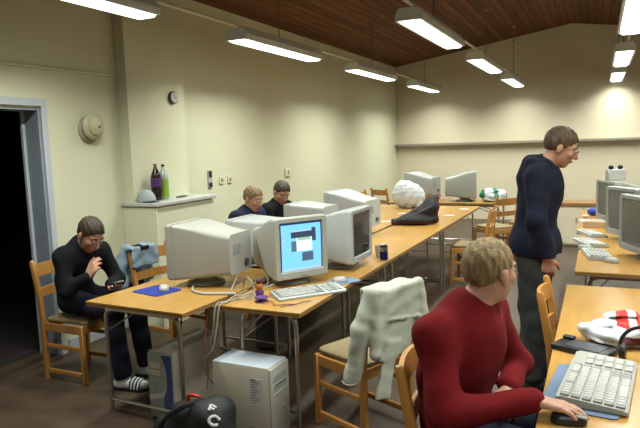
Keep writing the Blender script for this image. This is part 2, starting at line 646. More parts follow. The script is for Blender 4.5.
lamp0 = None
rows = ((-3.03, 'row along the bell wall', (1.95, 4.80, 7.62, 10.5)),
        (-1.42, 'middle row over the aisle', (4.85, 7.68, 10.55)),
        (.25, 'row above the standing man', (5.05, 8.1, 10.8)))
ORD = {4: ('first', 'second', 'third', 'fourth'), 3: ('first', 'second', 'third')}
n = 0
for rx, rname, starts in rows:
    for i, y0 in enumerate(starts):
        lab = f'{ORD[len(starts)][i]} lit fluorescent lamp in the {rname}'
        if i == len(starts) - 1:
            lab = f'farthest lit fluorescent lamp in the {rname}'
        loc = (rx, y0 + .83, LZ)
        if lamp0 is None:
            lamp0 = make_lamp(lab)
            lamp0.location = loc
            lamp0['group'] = 'fluorescent ceiling lamps'
            L = lamp0
        else:
            L = dup(lamp0, loc, 0, lab, 'fluorescent ceiling lamps')
        zc = (ZE - .03) + (ZA - ZE + .03) * (1 - abs(rx - XA) / (XA - XL + .2)) - LZ
        MB().tube([(0, 0, .104), (0, 0, zc - .002)], .006, 6).tube([(0, 0, zc - .03), (0, 0, zc - .002)], .022, 10).build('suspension_rod', M_ROD, L)
# lamps behind the camera that light the near tables
for rx, y0 in ((-1.42, 2.0), (.25, 2.1), (.25, -.9), (1.75, 2.1), (1.75, 5.05), (1.75, 7.95), (1.75, 10.85)):
    L = dup(lamp0, (rx, y0 + .83, LZ), 0, 'lit fluorescent ceiling lamp outside the picture', 'fluorescent ceiling lamps outside the picture')
    for ch in list(L.children):
        if ch.name.startswith('suspension'):
            bpy.data.objects.remove(ch)
    zc = (ZE - .03) + (ZA - ZE + .03) * (1 - abs(rx - XA) / (XA - XL + .2)) - LZ
    MB().tube([(0, 0, .104), (0, 0, zc - .002)], .006, 6).build('suspension_rod', M_ROD, L)
for rx, rn, y0, y1 in ((-3.03, 'lamp row along the bell wall', -.9, 12.55), (-1.42, 'middle lamp row', -.9, 12.55), (.25, 'lamp row above the standing man', -.9, 12.55)):
    o = MB().tube([(rx + .03, y0, LZ + .121), (rx + .03, y1, LZ + .121)], .015, 8).build('cable_conduit', M_CONDUIT)
    tag(o, f'thin cream cable pipe running on top of the {rn}', 'pipe')

# ------------------------------------------------------------------ tables
TZ = .73


def table(label, x0, x1, y0, y1, rz=0., inset=.1, group='beech laminate folding tables', across=True):
    cx, cy = (x0 + x1) / 2, (y0 + y1) / 2
    W, D = x1 - x0, y1 - y0
    t = thing('table', label, 'table', (cx, cy, 0), rz, group)
    MB().box((0, 0, TZ - .006), (W, D, .012), .002).build('tabletop', M_BEECH, t)
    MB().box((0, 0, TZ - .0215), (W - .004, D - .004, .018), .002).build('edge_band', M_EDGE, t)
    f = MB()
    f.box((0, -D / 2 + inset, TZ - .045), (W - .2, .03, .025), .002)
    f.box((0, D / 2 - inset, TZ - .045), (W - .2, .03, .025), .002)
    f.box((0, 0, TZ - .042), (.03, D - 2 * inset, .02), .002)
    f.build('under_frame', M_CHROME, t)
    a = W / 2 - .09
    for sy in (-1, 1):
        y = sy * (D / 2 - inset)
        g = MB()
        g.tube(arcpts([(-a, y, .0), (-a, y, TZ - .055), (a, y, TZ - .055), (a, y, 0)], .07), .013, 10)
        lg = g.build('leg_frame', M_CHROME, t)
        MB().tube([(-a, y + .004, .085), (a, y + .004, .085)], .010, 8).build('stretcher', M_CHROME, lg)
        for sx in (-1, 1):
            MB().tube([(sx * a, y, TZ - .20), (sx * a * .45, y - sy * .22, TZ - .06)], .006, 6).build('brace', M_CHROME, lg)
    return t


table('beech table under the bulky monitor with blue mouse mat, nearest of its row', -2.855, -2.085, 2.66, 3.85, R(-2.5), .07)
table('beech table under the lit blue screen, nearest in the long row', -2.03, -1.48, 2.86, 4.67, 0, .12)
table('second beech table of the long row, just behind the dark screen', -2.06, -1.48, 4.68, 6.53, 0, .06)
table('third beech table of the long row, under the black backpack', -2.08, -1.48, 6.54, 8.38, 0, .06)
table('beech table before the two boys behind the monitors', -2.89, -2.10, 3.93, 6.20)
table('beech table under the knotted white carrier bag', -2.90, -2.11, 6.21, 8.38)
table('beech table set crosswise at the end under two back-to-back monitors', -2.95, -1.22, 8.80, 9.50)
table('beech table under the large beige keyboard beside the man in red', -.17, .66, 1.77, 3.97)
table('beech table the standing man faces, with three keyboards on it', -.14, .68, 4.38, 6.25)
table('beech table with blue packet on it, beyond the standing man', -.19, .66, 6.27, 8.1)

# ------------------------------------------------------------------ chairs


def make_chair(label):
    t = thing('wooden_chair', label, 'chair')
    HW = .195
    for sy in (-1, 1):
        y = sy * HW
        b = MB()
        rg = []
        for z, dx, k in ((0, 0, 1), (.44, 0, 1), (.60, -.015, 1), (.80, -.05, .95), (.86, -.062, .9), (.875, -.065, .6), (.879, -.066, .2)):
            rg.append([(-.19 + dx + px * k, y + py * k, z) for px, py in rrect(.040, .034, .008, 2)])
        b.loft(rg)
        b.build('leg', M_PINE, t)
        f = MB()
        f.box((.185, y, .215), (.038, .034, .43), .006)
        f.build('leg', M_PINE, t)
        MB().box((0, y, .065), (.335, .022, .034), .004).build('stretcher', M_PINE, t)
        MB().box((0, y, .255), (.335, .020, .03), .004).build('stretcher', M_PINE, t)
    sf = MB()
    sf.box((.186, 0, .395), (.022, .355, .06), .004)
    sf.box((-.19, 0, .395), (.022, .355, .06), .004)
    sf.box((0, HW, .395), (.335, .022, .06), .004)
    sf.box((0, -HW, .395), (.335, .022, .06), .004)
    sf.build('seat_frame', M_PINE, t)
    s = MB()
    s.loft([[(px, py, z) for px, py in rrect(.40 * k, .352 * k, .04 * k, 4)] for z, k in ((.427, .98), (.433, 1.), (.447, 1.), (.456, .96), (.461, .85), (.463, .5))], M=E((.01, 0, 0)))
    s.build('seat', M_CUSH, t)
    for z, hh, dx in ((.80, .085, -.052), (.64, .06, -.022)):
        r = MB()
        rings = []
        for i in range(9):
            u = -1 + 2 * i / 8
            bow = -.028 * (1 - u * u)
            ht = hh * (1 + .12 * (1 - u * u))
            x = -.19 + dx + bow
            tl = -.10
            y = u * (HW - .015)
            rings.append([(x - .009 + tl * -ht / 2, y, z - ht / 2), (x + .009 + tl * -ht / 2, y, z - ht / 2), (x + .009 + tl * ht / 2, y, z + ht / 2), (x - .009 + tl * ht / 2, y, z + ht / 2)])
        r.loft(rings)
        r.build('back_rail', M_PINE, t, True, 50)
    return t


CG = 'wooden chairs with two back rails'
chair0 = make_chair('wooden chair the boy in black sits on beside the doorway')
chair0.location = (-3.475, 3.20, 0)
chair0['group'] = CG
dup(chair0, (-1.24, 3.18, 0), R(157), 'wooden chair with a pale khaki jacket hung on its back', CG)
dup(chair0, (-.385, 2.15, 0), R(6), 'wooden chair under the man in the red sweater', CG)
dup(chair0, (-.005, 3.33, 0), 0, 'wooden chair pushed up to the near table beside the standing man\'s legs', CG)
dup(chair0, (-3.12, 3.80, 0), R(-8), 'wooden chair under the light denim jacket', CG)
dup(chair0, (-3.21, 5.05, 0), R(-10), 'wooden chair the blond boy sits on behind the monitors', CG)
dup(chair0, (-3.19, 5.60, 0), R(-14), 'wooden chair the dark-haired boy sits on behind the monitors', CG)
dup(chair0, (-3.28, 9.9, 0), R(60), 'wooden chair standing alone by the back corner', CG)
dup(chair0, (-2.95, 10.75, 0), R(90), 'wooden chair standing upright under an upturned one near the back corner', CG)
dup(chair0, (-2.92, 10.82, .928), 0, 'upturned wooden chair with legs in the air on another chair', CG, rot=(PI, 0, R(-90)))
dup(chair0, (-1.30, 8.50, 0), R(140), 'wooden chair tucked against the end of the long table row', CG)
dup(chair0, (-.93, 9.0, 0), R(150), 'wooden chair beside the green and white carrier bag', CG)
dup(chair0, (-3.26, 8.22, 0), R(15), 'wooden chair pushed to the table just left of the knotted carrier bag', CG)
dup(chair0, (-3.33, 9.12, 0), R(-12), 'wooden chair at the narrow end of the crosswise table', CG)
dup(chair0, (-3.20, 7.15, 0), R(4), 'wooden chair half hidden behind the pale monitor backs', CG)
dup(chair0, (-1.33, 6.95, 0), R(180), 'wooden chair pulled up to the third table of the long row', CG)

# ------------------------------------------------------------------ CRT monitors (screen faces local +X, origin on the table under the screen)


def make_monitor(label, loc, rz, w=.41, h=.37, dep=.43, lit=False, glass=None, shell=None, group=None, z=TZ, back_w=.30, back_h=.27):
    shell = shell or M_BEIGE
    t = thing('crt_monitor', label, 'monitor', (*loc, z), rz, group)
    z0 = .05
    zc = z0 + h / 2
    bz = MB()
    # bezel: loft of rounded rectangles with a recess for the glass
    rg = []
    for x, ww, hh, rr in ((-.055, w, h, .018), (-.012, w, h, .02), (0, w - .012, h - .012, .018), (0, w - .07, h - .075, .014), (-.012, w - .082, h - .087, .012)):
        rg.append([(x, a, zc + b + (.008 if ww < w - .02 else 0)) for a, b in rrect(ww, hh, rr)])
    bz.loft(rg)
    bo = bz.build('bezel', shell, t, True, 30)
    bt = MB().tube([(-.004, -w * .34, z0 + .020), (.006, -w * .34, z0 + .020)], .008, 10)
    bt.build('power_button', M_LIGHTP, bo)
    MB().box((.0015, w * .02, z0 + .020), (.003, .05, .010), .001).build('badge', M_KEYG, bo)
    sw, sh = w - .085, h - .09
    nx, ny = 40, 32
    V, F, mi = [], [], []
    for j in range(ny + 1):
        for i in range(nx + 1):
            u, v = -1 + 2 * i / nx, -1 + 2 * j / ny
            V.append((-.010 + .008 * (1 - u * u) * .5 + .008 * (1 - v * v) * .5, u * sw / 2, zc + .008 + v * sh / 2))
    for j in range(ny):
        for i in range(nx):
            a = j * (nx + 1) + i
            F.append((a, a + 1, a + nx + 2, a + nx + 1))
            # picture of a desktop with open windows (u across as the viewer sees it, v up)
            u, v = (i + .5) / nx, (j + .5) / ny
            m = 0
            if u < .03 or u > .97 or v < .03 or v > .97:
                m = 1
            if v < .075 and .03 < u < .97:
                m = 3
            if .24 < u < .82 and .70 < v < .80:
                m = 2
            if .24 < u < .80 and .80 <= v < .84:
                m = 3
            if .74 < u < .86 and .58 < v < .86:
                m = 2
            if .25 < u < .42 and .40 < v < .64:
                m = 4
            if .38 < u < .74 and .40 < v < .70:
                m = 5
            if .40 < u < .72 and .64 < v < .69:
                m = 6
            if .50 < u < .78 and .18 < v < .38:
                m = 4 if (i + j) % 3 else 2
            if .04 < u < .09 and .5 < v < .92 and (j % 4) < 2:
                m = 3
            mi.append(m)
    if lit:
        sc = [mat('screen_sky', (.02, .02, .02), var=0, emit=((.20, .62, 1.), 1.25)), mat('screen_edge', (.02, .02, .02), var=0, emit=((.01, .05, .2), .5)),
              mat('screen_navy', (.02, .02, .02), var=0, emit=((.03, .06, .14), .8)), mat('screen_bar', (.02, .02, .02), var=0, emit=((.42, .68, .85), 1.1)),
              mat('screen_photo', (.02, .02, .02), var=0, emit=((.12, .22, .34), .8)), mat('screen_page', (.02, .02, .02), var=0, emit=((.75, .97, 1.), 1.4)),
              mat('screen_title', (.02, .02, .02), var=0, emit=((.45, .75, .55), .9))]
        obj_from('screen', V, F, sc, t, True, 60, mi)
    else:
        obj_from('screen', V, F, glass or M_SCREEN, t, True, 60)
    # housing
    hb = MB()
    rg = []
    for f, x in ((0, -.053), (.12, -.053 - .10 * dep), (.40, -.053 - .34 * dep), (.66, -.053 - .56 * dep), (.90, -.053 - .80 * dep), (1., -.053 - .87 * dep), (1.0, -dep)):
        s = f * f * (3 - 2 * f)
        ww = (w - .008) * (1 - s) + back_w * s
        hh = (h - .008) * (1 - s) + back_h * s
        zz = zc * (1 - s) + (z0 + .035 + back_h / 2) * s
        rr = .02 + .014 * f
        rg.append([(x, a, zz + b) for a, b in rrect(ww, hh, rr)])
    hb.loft(rg)
    ho = hb.build('housing', shell, t, True, 30)
    v = MB()
    zb = z0 + .035 + back_h / 2
    for i in range(7):
        v.box((-dep * .80 - .005, -.09 + i * .03, zb + back_h / 2 - .0005), (dep * .16, .009, .004), .001)
    v.build('vent_slots', M_VENT, ho)
    MB().box((-dep - .001, .05, zb + .03), (.003, .10, .07), .001).build('rating_sticker', M_KEYG, ho)
    MB().box((-dep - .004, -.07, zb - .07), (.012, .05, .035), .002).build('power_socket', M_VENT, ho)
    st = MB()
    st.lathe([(.125, 0.001), (.13, .008), (.12, .018), (.075, .026), (.07, .04), (.09, .048), (.09, .06)], 28, E((-.17, 0, 0)), sx=1, sy=1.05)
    st.build('stand', shell, t)
    return t


MG = 'beige tube monitors'
make_monitor('bulky beige monitor seen from its back, on the table with the blue mouse mat', (-2.615, 3.33), R(184), .42, .375, .45, group=MG, shell=M_BEIGE)
make_monitor('beige monitor with the lit light-blue desktop on screen', (-1.755, 3.46), R(-33), .40, .405, .43, lit=True, group=MG)
make_monitor('pale monitor with a dark blank screen beside the blue can', (-1.585, 4.12), R(0), .42, .395, .44, group=MG, shell=M_LIGHTP)
make_monitor('pale monitor seen from its back, just before the blond boy', (-2.60, 4.02), R(180), .38, .32, .38, group=MG, shell=M_LIGHTP)
make_monitor('pale monitor back just before the dark-haired boy', (-2.64, 5.06), R(176), .38, .33, .40, group=MG, shell=M_LIGHTP)
make_monitor('pale monitor back rising behind the dark blank screen', (-2.50, 5.72), R(170), .42, .39, .46, group=MG, shell=M_LIGHTP)
make_monitor('grey monitor with its wide front to the right, at the far table end', (-1.66, 9.10), R(10), .42, .40, .45, group=MG, shell=M_BEIGE2, glass=M_SCREENG)
make_monitor('grey monitor turned away beside the knotted carrier bag', (-2.72, 9.24), R(168), .42, .39, .45, group=MG, shell=M_BEIGE2)
make_monitor('beige monitor with grey screen nearest the standing man, beside the light mouse', (.235, 4.92), R(205), .43, .42, .44, glass=M_SCREENG, group=MG, shell=M_BEIGE2)
make_monitor('second beige monitor on the tables the standing man faces', (.17, 5.72), R(212), .43, .42, .44, glass=M_SCREENG, group=MG, shell=M_BEIGE2)
make_monitor('beige monitor under the small white speaker box, third along from the standing man', (.06, 6.75), R(205), .42, .41, .44, glass=M_SCREENG, group=MG, shell=M_BEIGE2)
t = thing('speaker_box', 'small white box with two black knobs on top of a monitor', 'speaker', (.15, 6.79, TZ + .4595), R(20))
MB().box((0, 0, .055), (.17, .10, .11), .008).build('body', M_KEY, t)
for x in (-.045, .045):
    MB().lathe([(.012, .108), (.024, .122), (.026, .140), (.014, .152)], 12, E((x, 0, 0))).build('knob', M_DKPL, t)

# ------------------------------------------------------------------ keyboards, mice, mats


def make_keyboard(label, loc, rz, L=.44, W=.165, shell=None, z=TZ, group='computer keyboards'):
    t = thing('keyboard', label, 'keyboard', (*loc, z), rz, group)
    b = MB()
    # profile in (across, up); long axis is local X
    ring = [(-W / 2, .002), (-W / 2, .012), (-W / 2 + .01, .018), (W / 2 - .012, .032), (W / 2, .028), (W / 2, .002)]
    b.loft([[(x, a * k, zz) for a, zz in ring] for x, k in ((-L / 2, .96), (-L / 2 + .006, 1), (L / 2 - .006, 1), (L / 2, .96))])
    bo = b.build('keyboard_body', shell or M_LIGHTP, t)
    tilt = math.atan2(.014, W - .022)
    zat = lambda a: .018 + (a + W / 2 - .01) * math.tan(tilt)
    G = {'main_keys': MB(), 'number_pad': MB(), 'function_keys': MB()}
    pitch = .0195 * L / .44
    for r_ in range(6):
        a = -W / 2 + .024 + r_ * (W - .045) / 5.2
        for cidx in range(21):
            x = -L / 2 + .020 + cidx * pitch
            if cidx in (15,) or x > L / 2 - .012 or (cidx > 15 and r_ == 5):
                continue
            nm = 'function_keys' if r_ == 5 else ('number_pad' if cidx > 15 else 'main_keys')
            k = G[nm]
            k.cur = 0
            if r_ == 0 and 4 <= cidx <= 8:
                if cidx == 4:
                    k.box((x + 2 * pitch, a, zat(a) + .003), (pitch * 4.8, (W - .05) / 6.2, .008), .0015)
                continue
            k.cur = 1 if (cidx in (0, 14) or cidx in (12, 13) and r_ < 2 or r_ == 5 and cidx % 5 == 0 or cidx == 18) else 0
            k.box((x, a, zat(a) + .003), (pitch * .86, (W - .05) / 6.2, .008), .0018)
    for nm, k in G.items():
        k.build(nm, [M_KEY, M_KEYG], bo)
    return t


def make_mouse(label, loc, rz, z=TZ, m=None, group='computer mice'):
    t = thing('computer_mouse', label, 'mouse', (*loc, z), rz, group)
    b = MB()
    rg = []
    for zz, k in ((.0012, .96), (.008, 1.), (.018, .97), (.027, .84), (.033, .6), (.036, .25)):
        rg.append([(px * k - (1 - k) * .008, py * k, zz) for px, py in rrect(.112, .064, .028, 5)])
    b.loft(rg)
    b.build('mouse_body', m or M_KEY, t, True, 60)
    bt = MB()
    for s in (-1, 1):
        bt.box((.030, s * .014, .0300), (.036, .024, .006), .002, M=E((0, 0, 0), ry=R(12)) @ E((0, 0, .005)))
    bt.build('mouse_button', M_KEYG, t)
    return t


def make_pad(label, loc, rz, sx, sy, m, z=TZ):
    o = MB()
    o.loft([[(px, py, zz) for px, py in rrect(sx, sy, .02)] for zz in (.0006, .005)])
    o = o.build('mouse_pad', m)
    o.location = (*loc, z)
    o.rotation_euler = (0, 0, rz)
    return tag(o, label, 'mouse mat')


make_pad('deep blue mouse mat on the table corner near the person in black', (-2.615, 3.03), R(-12), .26, .21, M_PADB)
make_mouse('grey-white mouse on the deep blue mouse mat', (-2.57, 3.05), R(130), TZ + .005)
make_keyboard('pale keyboard lying before the lit blue screen', (-1.625, 3.265), R(50), .45, .17)
make_pad('pale blue mouse mat at the table edge beyond the pale keyboard', (-1.54, 3.63), R(60), .21, .13, M_PADL)
make_mouse('white mouse on the pale blue mouse mat', (-1.55, 3.60), R(50), TZ + .005)
make_keyboard('large beige keyboard under the hand of the man in red', (.015, 2.36), R(84), .50, .225, M_BEIGE, TZ + .0055)
make_pad('grey-blue mat sticking out beside the large beige keyboard', (-.03, 2.30), R(84), .44, .25, M_PADG, TZ)
make_mouse('dark mouse under the fingers of the man in red', (-.075, 2.005), R(10), TZ, M_DKPL)
make_keyboard('light keyboard nearest along the table before the standing man', (.0, 5.0), R(99), .36, .18, M_LIGHTP)
make_mouse('pale mouse at the front of the far right table', (.09, 4.77), R(150))
make_keyboard('second light keyboard before the standing man, just beyond the grey mouse', (-.055, 5.53), R(112), .36, .17, M_LIGHTP)
make_keyboard('light keyboard farthest along, right before the standing man\'s waist', (-.05, 6.06), R(112), .34, .16, M_LIGHTP)
make_mouse('grey mouse lying between two keyboards before the standing man', (-.09, 5.27), R(190), TZ, M_BEIGE2)

# ------------------------------------------------------------------ computer towers


def tower_shell(t, w, d, h, m, mtop=None):
    MB().box((0, 0, h / 2 + .006), (w, d, h), .006, 2).build('case', m, t)
    if mtop:
        MB().box((0, 0, h + .0065), (w - .004, d - .004, .004), .001).build('top_cover', mtop, t)
    f = MB()
    for sx in (-1, 1):
        for sy in (-1, 1):
            f.box((sx * w * .38, sy * d * .38, .004), (.03, .03, .008), .001)
    f.build('feet', M_DKPL, t)


t = thing('computer_tower', 'large putty computer tower with white sticker on its side beside the black bag', 'computer', (-1.815, 2.85, 0), R(-1))
tower_shell(t, .375, .21, .425, M_TOWER, M_TOWTOP)
fr = MB()
fr.box((.193, 0, .218), (.016, .206, .415), .006, 2)
fr.build('front_panel', M_BEIGE, t)
for zz, nm, hh in ((.36, 'drive_bay', .042), (.31, 'drive_bay', .042), (.262, 'floppy_slot', .022)):
    MB().box((.2005, .0, zz), (.004, .15, hh), .002).build(nm, M_BEIGE2, t)
MB().box((.2025, 0, .322), (.004, .12, .008), .001).build('tray_slot', M_VENT, t)
MB().lathe([(.012, .199), (.012, .206), (.008, .208)], 12, E((0, .04, .17)) @ Matrix.Rotation(PI / 2, 4, 'Y')).build('power_button', M_KEYG, t)
s = MB()
s.box((.105, -.1062, .285), (.085, .002, .16), 0)
so = s.build('sticker', M_PAPER, t)
s = MB()
for i in range(9):
    s.box((.10 - (i % 3) * .006, -.1075, .345 - i * .015), (.055 - (i % 3) * .012, .001, .004), 0)
s.box((.088, -.1075, .357), (.035, .001, .008), 0)
s.build('sticker_print', M_INK, so)

t = thing('computer_tower', 'grey computer tower with a slate-blue curved front strip under the near table', 'computer', (-2.395, 3.012, 0), R(-1))
tower_shell(t, .19, .48, .425, M_TOWER)
fr = MB()
fr.box((0, -.246, .216), (.188, .014, .41), .006, 2)
fr.build('front_panel', M_BEIGE2, t)
p = [(.094, .415), (.094, .02), (.03, .02), (.022, .10), (.034, .16), (.052, .20), (.056, .26), (.05, .33), (.03, .39), (.015, .415)]
MB().prism(p, .2535, .2585, M=Matrix.Rotation(PI / 2, 4, 'X')).build('blue_strip', M_BLUEPL, t)
MB().box((-.035, -.2545, .345), (.085, .004, .036), .001).build('drive_bay', M_TOWER, t)
MB().box((-.035, -.2545, .300), (.085, .004, .036), .001).build('drive_bay', M_TOWER, t)
MB().lathe([(.011, .254), (.011, .261), (.007, .263)], 12, E((-.035, 0, .24)) @ Matrix.Rotation(PI / 2, 4, 'X')).build('power_button', M_KEYG, t)
MB().prism([(.02, .145), (-.09, .12), (-.09, .15), (-.02, .165), (.02, .19), (.045, .20)], .2545, .257, M=Matrix.Rotation(PI / 2, 4, 'X')).build('pale_swoosh', M_LIGHTP, t)

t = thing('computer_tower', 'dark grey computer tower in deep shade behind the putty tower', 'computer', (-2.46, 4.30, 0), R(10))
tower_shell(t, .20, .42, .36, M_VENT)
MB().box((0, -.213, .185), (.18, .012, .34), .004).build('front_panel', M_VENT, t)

# ------------------------------------------------------------------ people


def hand(s, wr, D, N, T, curl=.5, sc=1., spread=1., thumb_in=.3):
    """wr wrist, D finger direction, N the way the palm faces, T toward the thumb"""
    wr, D, N, T = np.array(wr, float), nv(D), nv(N), nv(T)
    k = .010 * sc
    kn = [(.088, .030), (.093, .010), (.089, -.011), (.080, -.030)]
    ln = [.068, .076, .070, .054]
    for i, ((u, v), l) in enumerate(zip(kn, ln)):
        b = wr + D * u * sc + T * v * sc
        s.cone(wr + T * v * .55 * sc, b, .0145 * sc, .0125 * sc, .012)
        a = curl * (1 + .1 * i)
        p = b
        dd = nv(D + T * v * 3. * spread)
        ang = a * .55
        r = .0098 * sc
        for sg in (.45, .30, .25):
            q = p + (dd * math.cos(ang) + N * math.sin(ang)) * l * sg * sc
            s.cone(p, q, r, r * .92, .003)
            p, r = q, r * .92
            ang += a
    b0 = wr + D * .022 * sc + T * .024 * sc
    b1 = b0 + (D * .6 + T * .75 + N * thumb_in) * .038 * sc
    b2 = b1 + (D * .85 + T * .35 + N * thumb_in) * .030 * sc
    b3 = b2 + (D * .95 + T * .05 + N * thumb_in) * .024 * sc
    s.cone(b0, b1, .0155 * sc, .0125 * sc, .012)
    s.cone(b1, b2, .0115 * sc, .0105 * sc, .004)
    s.cone(b2, b3, .0105 * sc, .0085 * sc, .003)


def person(name, label, base, J, skin, hairm, top_m, leg_m, shoe_m, vox=.006, hood=False, build=1., hem=None, hair_len=0., socks=False, glasses=False, collar=True, shift=(0, 0, 0), baggy=0.):
    base = np.array(base, float) + np.array(shift)
    J = {k: (v if k in ('F', 'U', 'TF') or k[:4] in ('hand', 'foot') else tuple(np.array(v) + np.array(shift))) for k, v in J.items()}
    t = thing(name, label, 'person', tuple(base))
    g = lambda k: np.array(J[k], float)
    allp = np.array([J[k] for k in J if k not in ('F', 'U', 'TF', 'handR', 'handL', 'footR', 'footL')], float)
    lo, hi = allp.min(0) - .24, allp.max(0) + .24
    lo[2] = max(lo[2], -.03)
    F, U = nv(g('F')), nv(g('U'))
    U = nv(U - F * (U @ F))
    Rt = np.cross(F, U)
    HA = np.array([F, Rt, U])
    hd = g('head')
    H = lambda f, r, u: hd + F * f + Rt * r + U * u
    hip, neck = g('hip'), g('neck')
    shR, shL = g('shR'), g('shL')
    sp = nv(neck - hip)
    right = nv(shR - shL)
    fw = nv(np.cross(sp, right)) * -1 if False else nv(np.cross(sp, right))
    if fw @ g('TF') < 0:
        fw = -fw
    TA = np.array([right, fw, sp])
    ch = hip + (neck - hip) * .68
    be = hip + (neck - hip) * .34
    if 'belly' in J:
        be = g('belly')
    b = build

    def torso(s, e, low=True):
        hw = np.linalg.norm(shR - shL) / 2
        s.ell(hip, (.160 * b + e, .115 * b + e, .135 + e), TA, .05)
        s.ell(be, (.140 * b + e, .105 * b + e, .17 + e), TA, .05)
        s.ell(ch, (hw * .93 + e, .115 * b + e, .19 + e), TA, .05)
        s.cone(shL, shR, .060 * min(b, 1) + e, .060 * min(b, 1) + e, .05)
        s.cone(neck - sp * .07, neck, .075 + e, .055 + e, .05)

    def arm(s, sd, e, r=(.056, .046, .044, .030), k=.03, frac=1.):
        S, Eb, W = g('sh' + sd), g('el' + sd), g('wr' + sd)
        q = min(b, 1.)
        s.cone(S, Eb, r[0] * q + e, r[1] * q + e, .045)
        s.cone(Eb, Eb + (W - Eb) * frac, r[2] * q + e, max(r[3] * q, .028) + e, k)

    # ---- body, one continuous skin surface
    s = SDF(lo, hi, vox)
    torso(s, -.012)
    for sd in 'RL':
        arm(s, sd, -.008)
        hp, kn, an = g('hp' + sd), g('kn' + sd), g('an' + sd)
        s.cone(hp, kn, .078, .052, .05)
        s.cone(kn, an, .050, .034, .03)
        fd = nv(g('foot' + sd))
        s.cone(an + np.array([0, 0, -.045]), an + fd * .15 + np.array([0, 0, -.052]), .034, .024, .02)
        D, N, T, curl = J['hand' + sd]
        hand(s, g('wr' + sd), D, N, T, curl)
    s.cone(neck - sp * .04, H(-.02, 0, -.05), .058, .052, .03)
    s.ell(H(-.012, 0, .030), (.097, .076, .088), HA, .02)
    s.ell(H(.028, 0, -.040), (.062, .060, .078), HA, .03)
    s.ell(H(.058, 0, -.098), (.022, .028, .020), HA, .025)
    for r in (-1, 1):
        s.ell(H(.062, r * .040, -.022), (.022, .022, .018), HA, .02)
        s.ell(H(.078, r * .03, .022), (.012, .026, .009), HA, .012)
        s.ell(H(.092, r * .031, .002), (.013, .016, .010), HA, .008, 'sub')
        s.ell(H(-.008, r * .078, -.012), (.019, .010, .032), nv3(F, Rt * r + F * -.35, U), .006)
    s.cone(H(.088, 0, .008), H(.112, 0, -.032), .0085, .0125, .010)
    s.ell(H(.096, 0, -.036), (.012, .018, .009), HA, .008)
    s.ell(H(.085, 0, -.066), (.014, .024, .012), HA, .012)
    s.build('body', skin, t, base, 2)
    # ---- face details
    for r in (-1, 1):
        eo = MB().ell(H(.083, r * .031, .003) - base, (.011, .011, .011), 10, 7).build('eye', M_EYEW, t)
        MB().ell(H(.0905, r * .031, .002) - base, (.0052, .0052, .0052), 8, 6).build('iris', M_EYED, eo)
    m_ = MB()
    m_.tube(spline([H(.089, -.022, -.067) - base, H(.0985, -.008, -.064) - base, H(.0985, .008, -.064) - base, H(.089, .022, -.067) - base], 4), .0045, 6)
    m_.build('mouth', M_LIP, t)
    for r in (-1, 1):
        br = MB().tube(spline([H(.087, r * .014, .024) - base, H(.088, r * .032, .030) - base, H(.074, r * .052, .022) - base], 4), .0042, 6)
        br.build('eyebrow', hairm, t)
    # ---- hair
    s = SDF(hd - .17, hd + .17, min(vox, .005))
    s.ell(H(-.014, 0, .033), (.1035 + hair_len * .5, .0815 + hair_len * .4, .0935 + hair_len), HA, .01)
    s.ell(H(-.046, 0, .0), (.058, .064, .060), HA, .02)
    nrm = F * .72 - U * .69
    s.keep(H(.080, 0, .066), nrm)
    s.keep(H(-.09, 0, -.048), nv(-U * .95 + F * .25))
    s.disp(lambda X, Y, Z: .0025 * np.sin(120 * X + 40 * Z) * np.sin(130 * Y + 30 * Z) + .0015 * np.sin(260 * X + 90 * Y))
    for r in (-1, 1):
        s.ell(H(-.002, r * .085, -.022), (.026, .022, .034), HA, .004, 'sub')
    s.build('hair', hairm, t, base, 1)
    # ---- sweater
    s = SDF(lo, hi, vox)
    torso(s, .010)
    for sd in 'RL':
        arm(s, sd, .012 if top_m is not M_NAVY else .018, frac=.97)
    if hood:
        bk = -fw
        s.cone(neck + bk * .075 + right * .075 + sp * .0, neck + bk * .075 - right * .075, .045, .045, .03)
        s.cone(neck + bk * .09 - sp * .09, neck + bk * .08, .06, .05, .04)
        s.cone(neck + right * .07, neck + right * .05 + fw * .06 - sp * .03, .03, .022, .02)
        s.cone(neck - right * .07, neck - right * .05 + fw * .06 - sp * .03, .03, .022, .02)
    elif collar:
        for i in range(12):
            a, a2 = 2 * PI * i / 12, 2 * PI * (i + 1) / 12
            q = lambda a: neck + right * .062 * math.cos(a) + fw * (.062 * math.sin(a)) - sp * (.010 + .015 * math.sin(a))
            s.cone(q(a), q(a2), .012, .012, .012)
    if hem is not None:
        for sd in 'RL':
            s.cone(g('hp' + sd) + (hip - g('hp' + sd)) * .3 + np.array([0, 0, .04]), np.array([*(g('hp' + sd) + (hip - g('hp' + sd)) * .3)[:2], hem]), .135 * b, .125 * b, .06)
        s.keep((0, 0, hem), (0, 0, -1))
    else:
        s.keep(hip - sp * .09, -sp)
    s.disp(folds(.0045, 26, 1.3 * base[1]))
    s.cone(neck - sp * .03, H(-.02, 0, -.04), .050, .046, .008, 'sub')
    s.build('sweater', top_m, t, base, 1)
    # ---- trousers
    s = SDF(lo, hi, vox)
    s.ell(hip + sp * .0, (.163 * b, .122 * b, .115), TA, .04)
    s.keep(hip + sp * .11, sp)
    for sd in 'RL':
        hp, kn, an = g('hp' + sd), g('kn' + sd), g('an' + sd)
        s.cone(hp, kn, .096 * b + baggy * .5, .072 + baggy, .05)
        s.cone(kn, an + (kn - an) * .06, .072 + baggy, .062 + baggy, .035)
    s.disp(folds(.005, 24, 2 + base[0]))
    s.build('trousers', leg_m, t, base, 1)
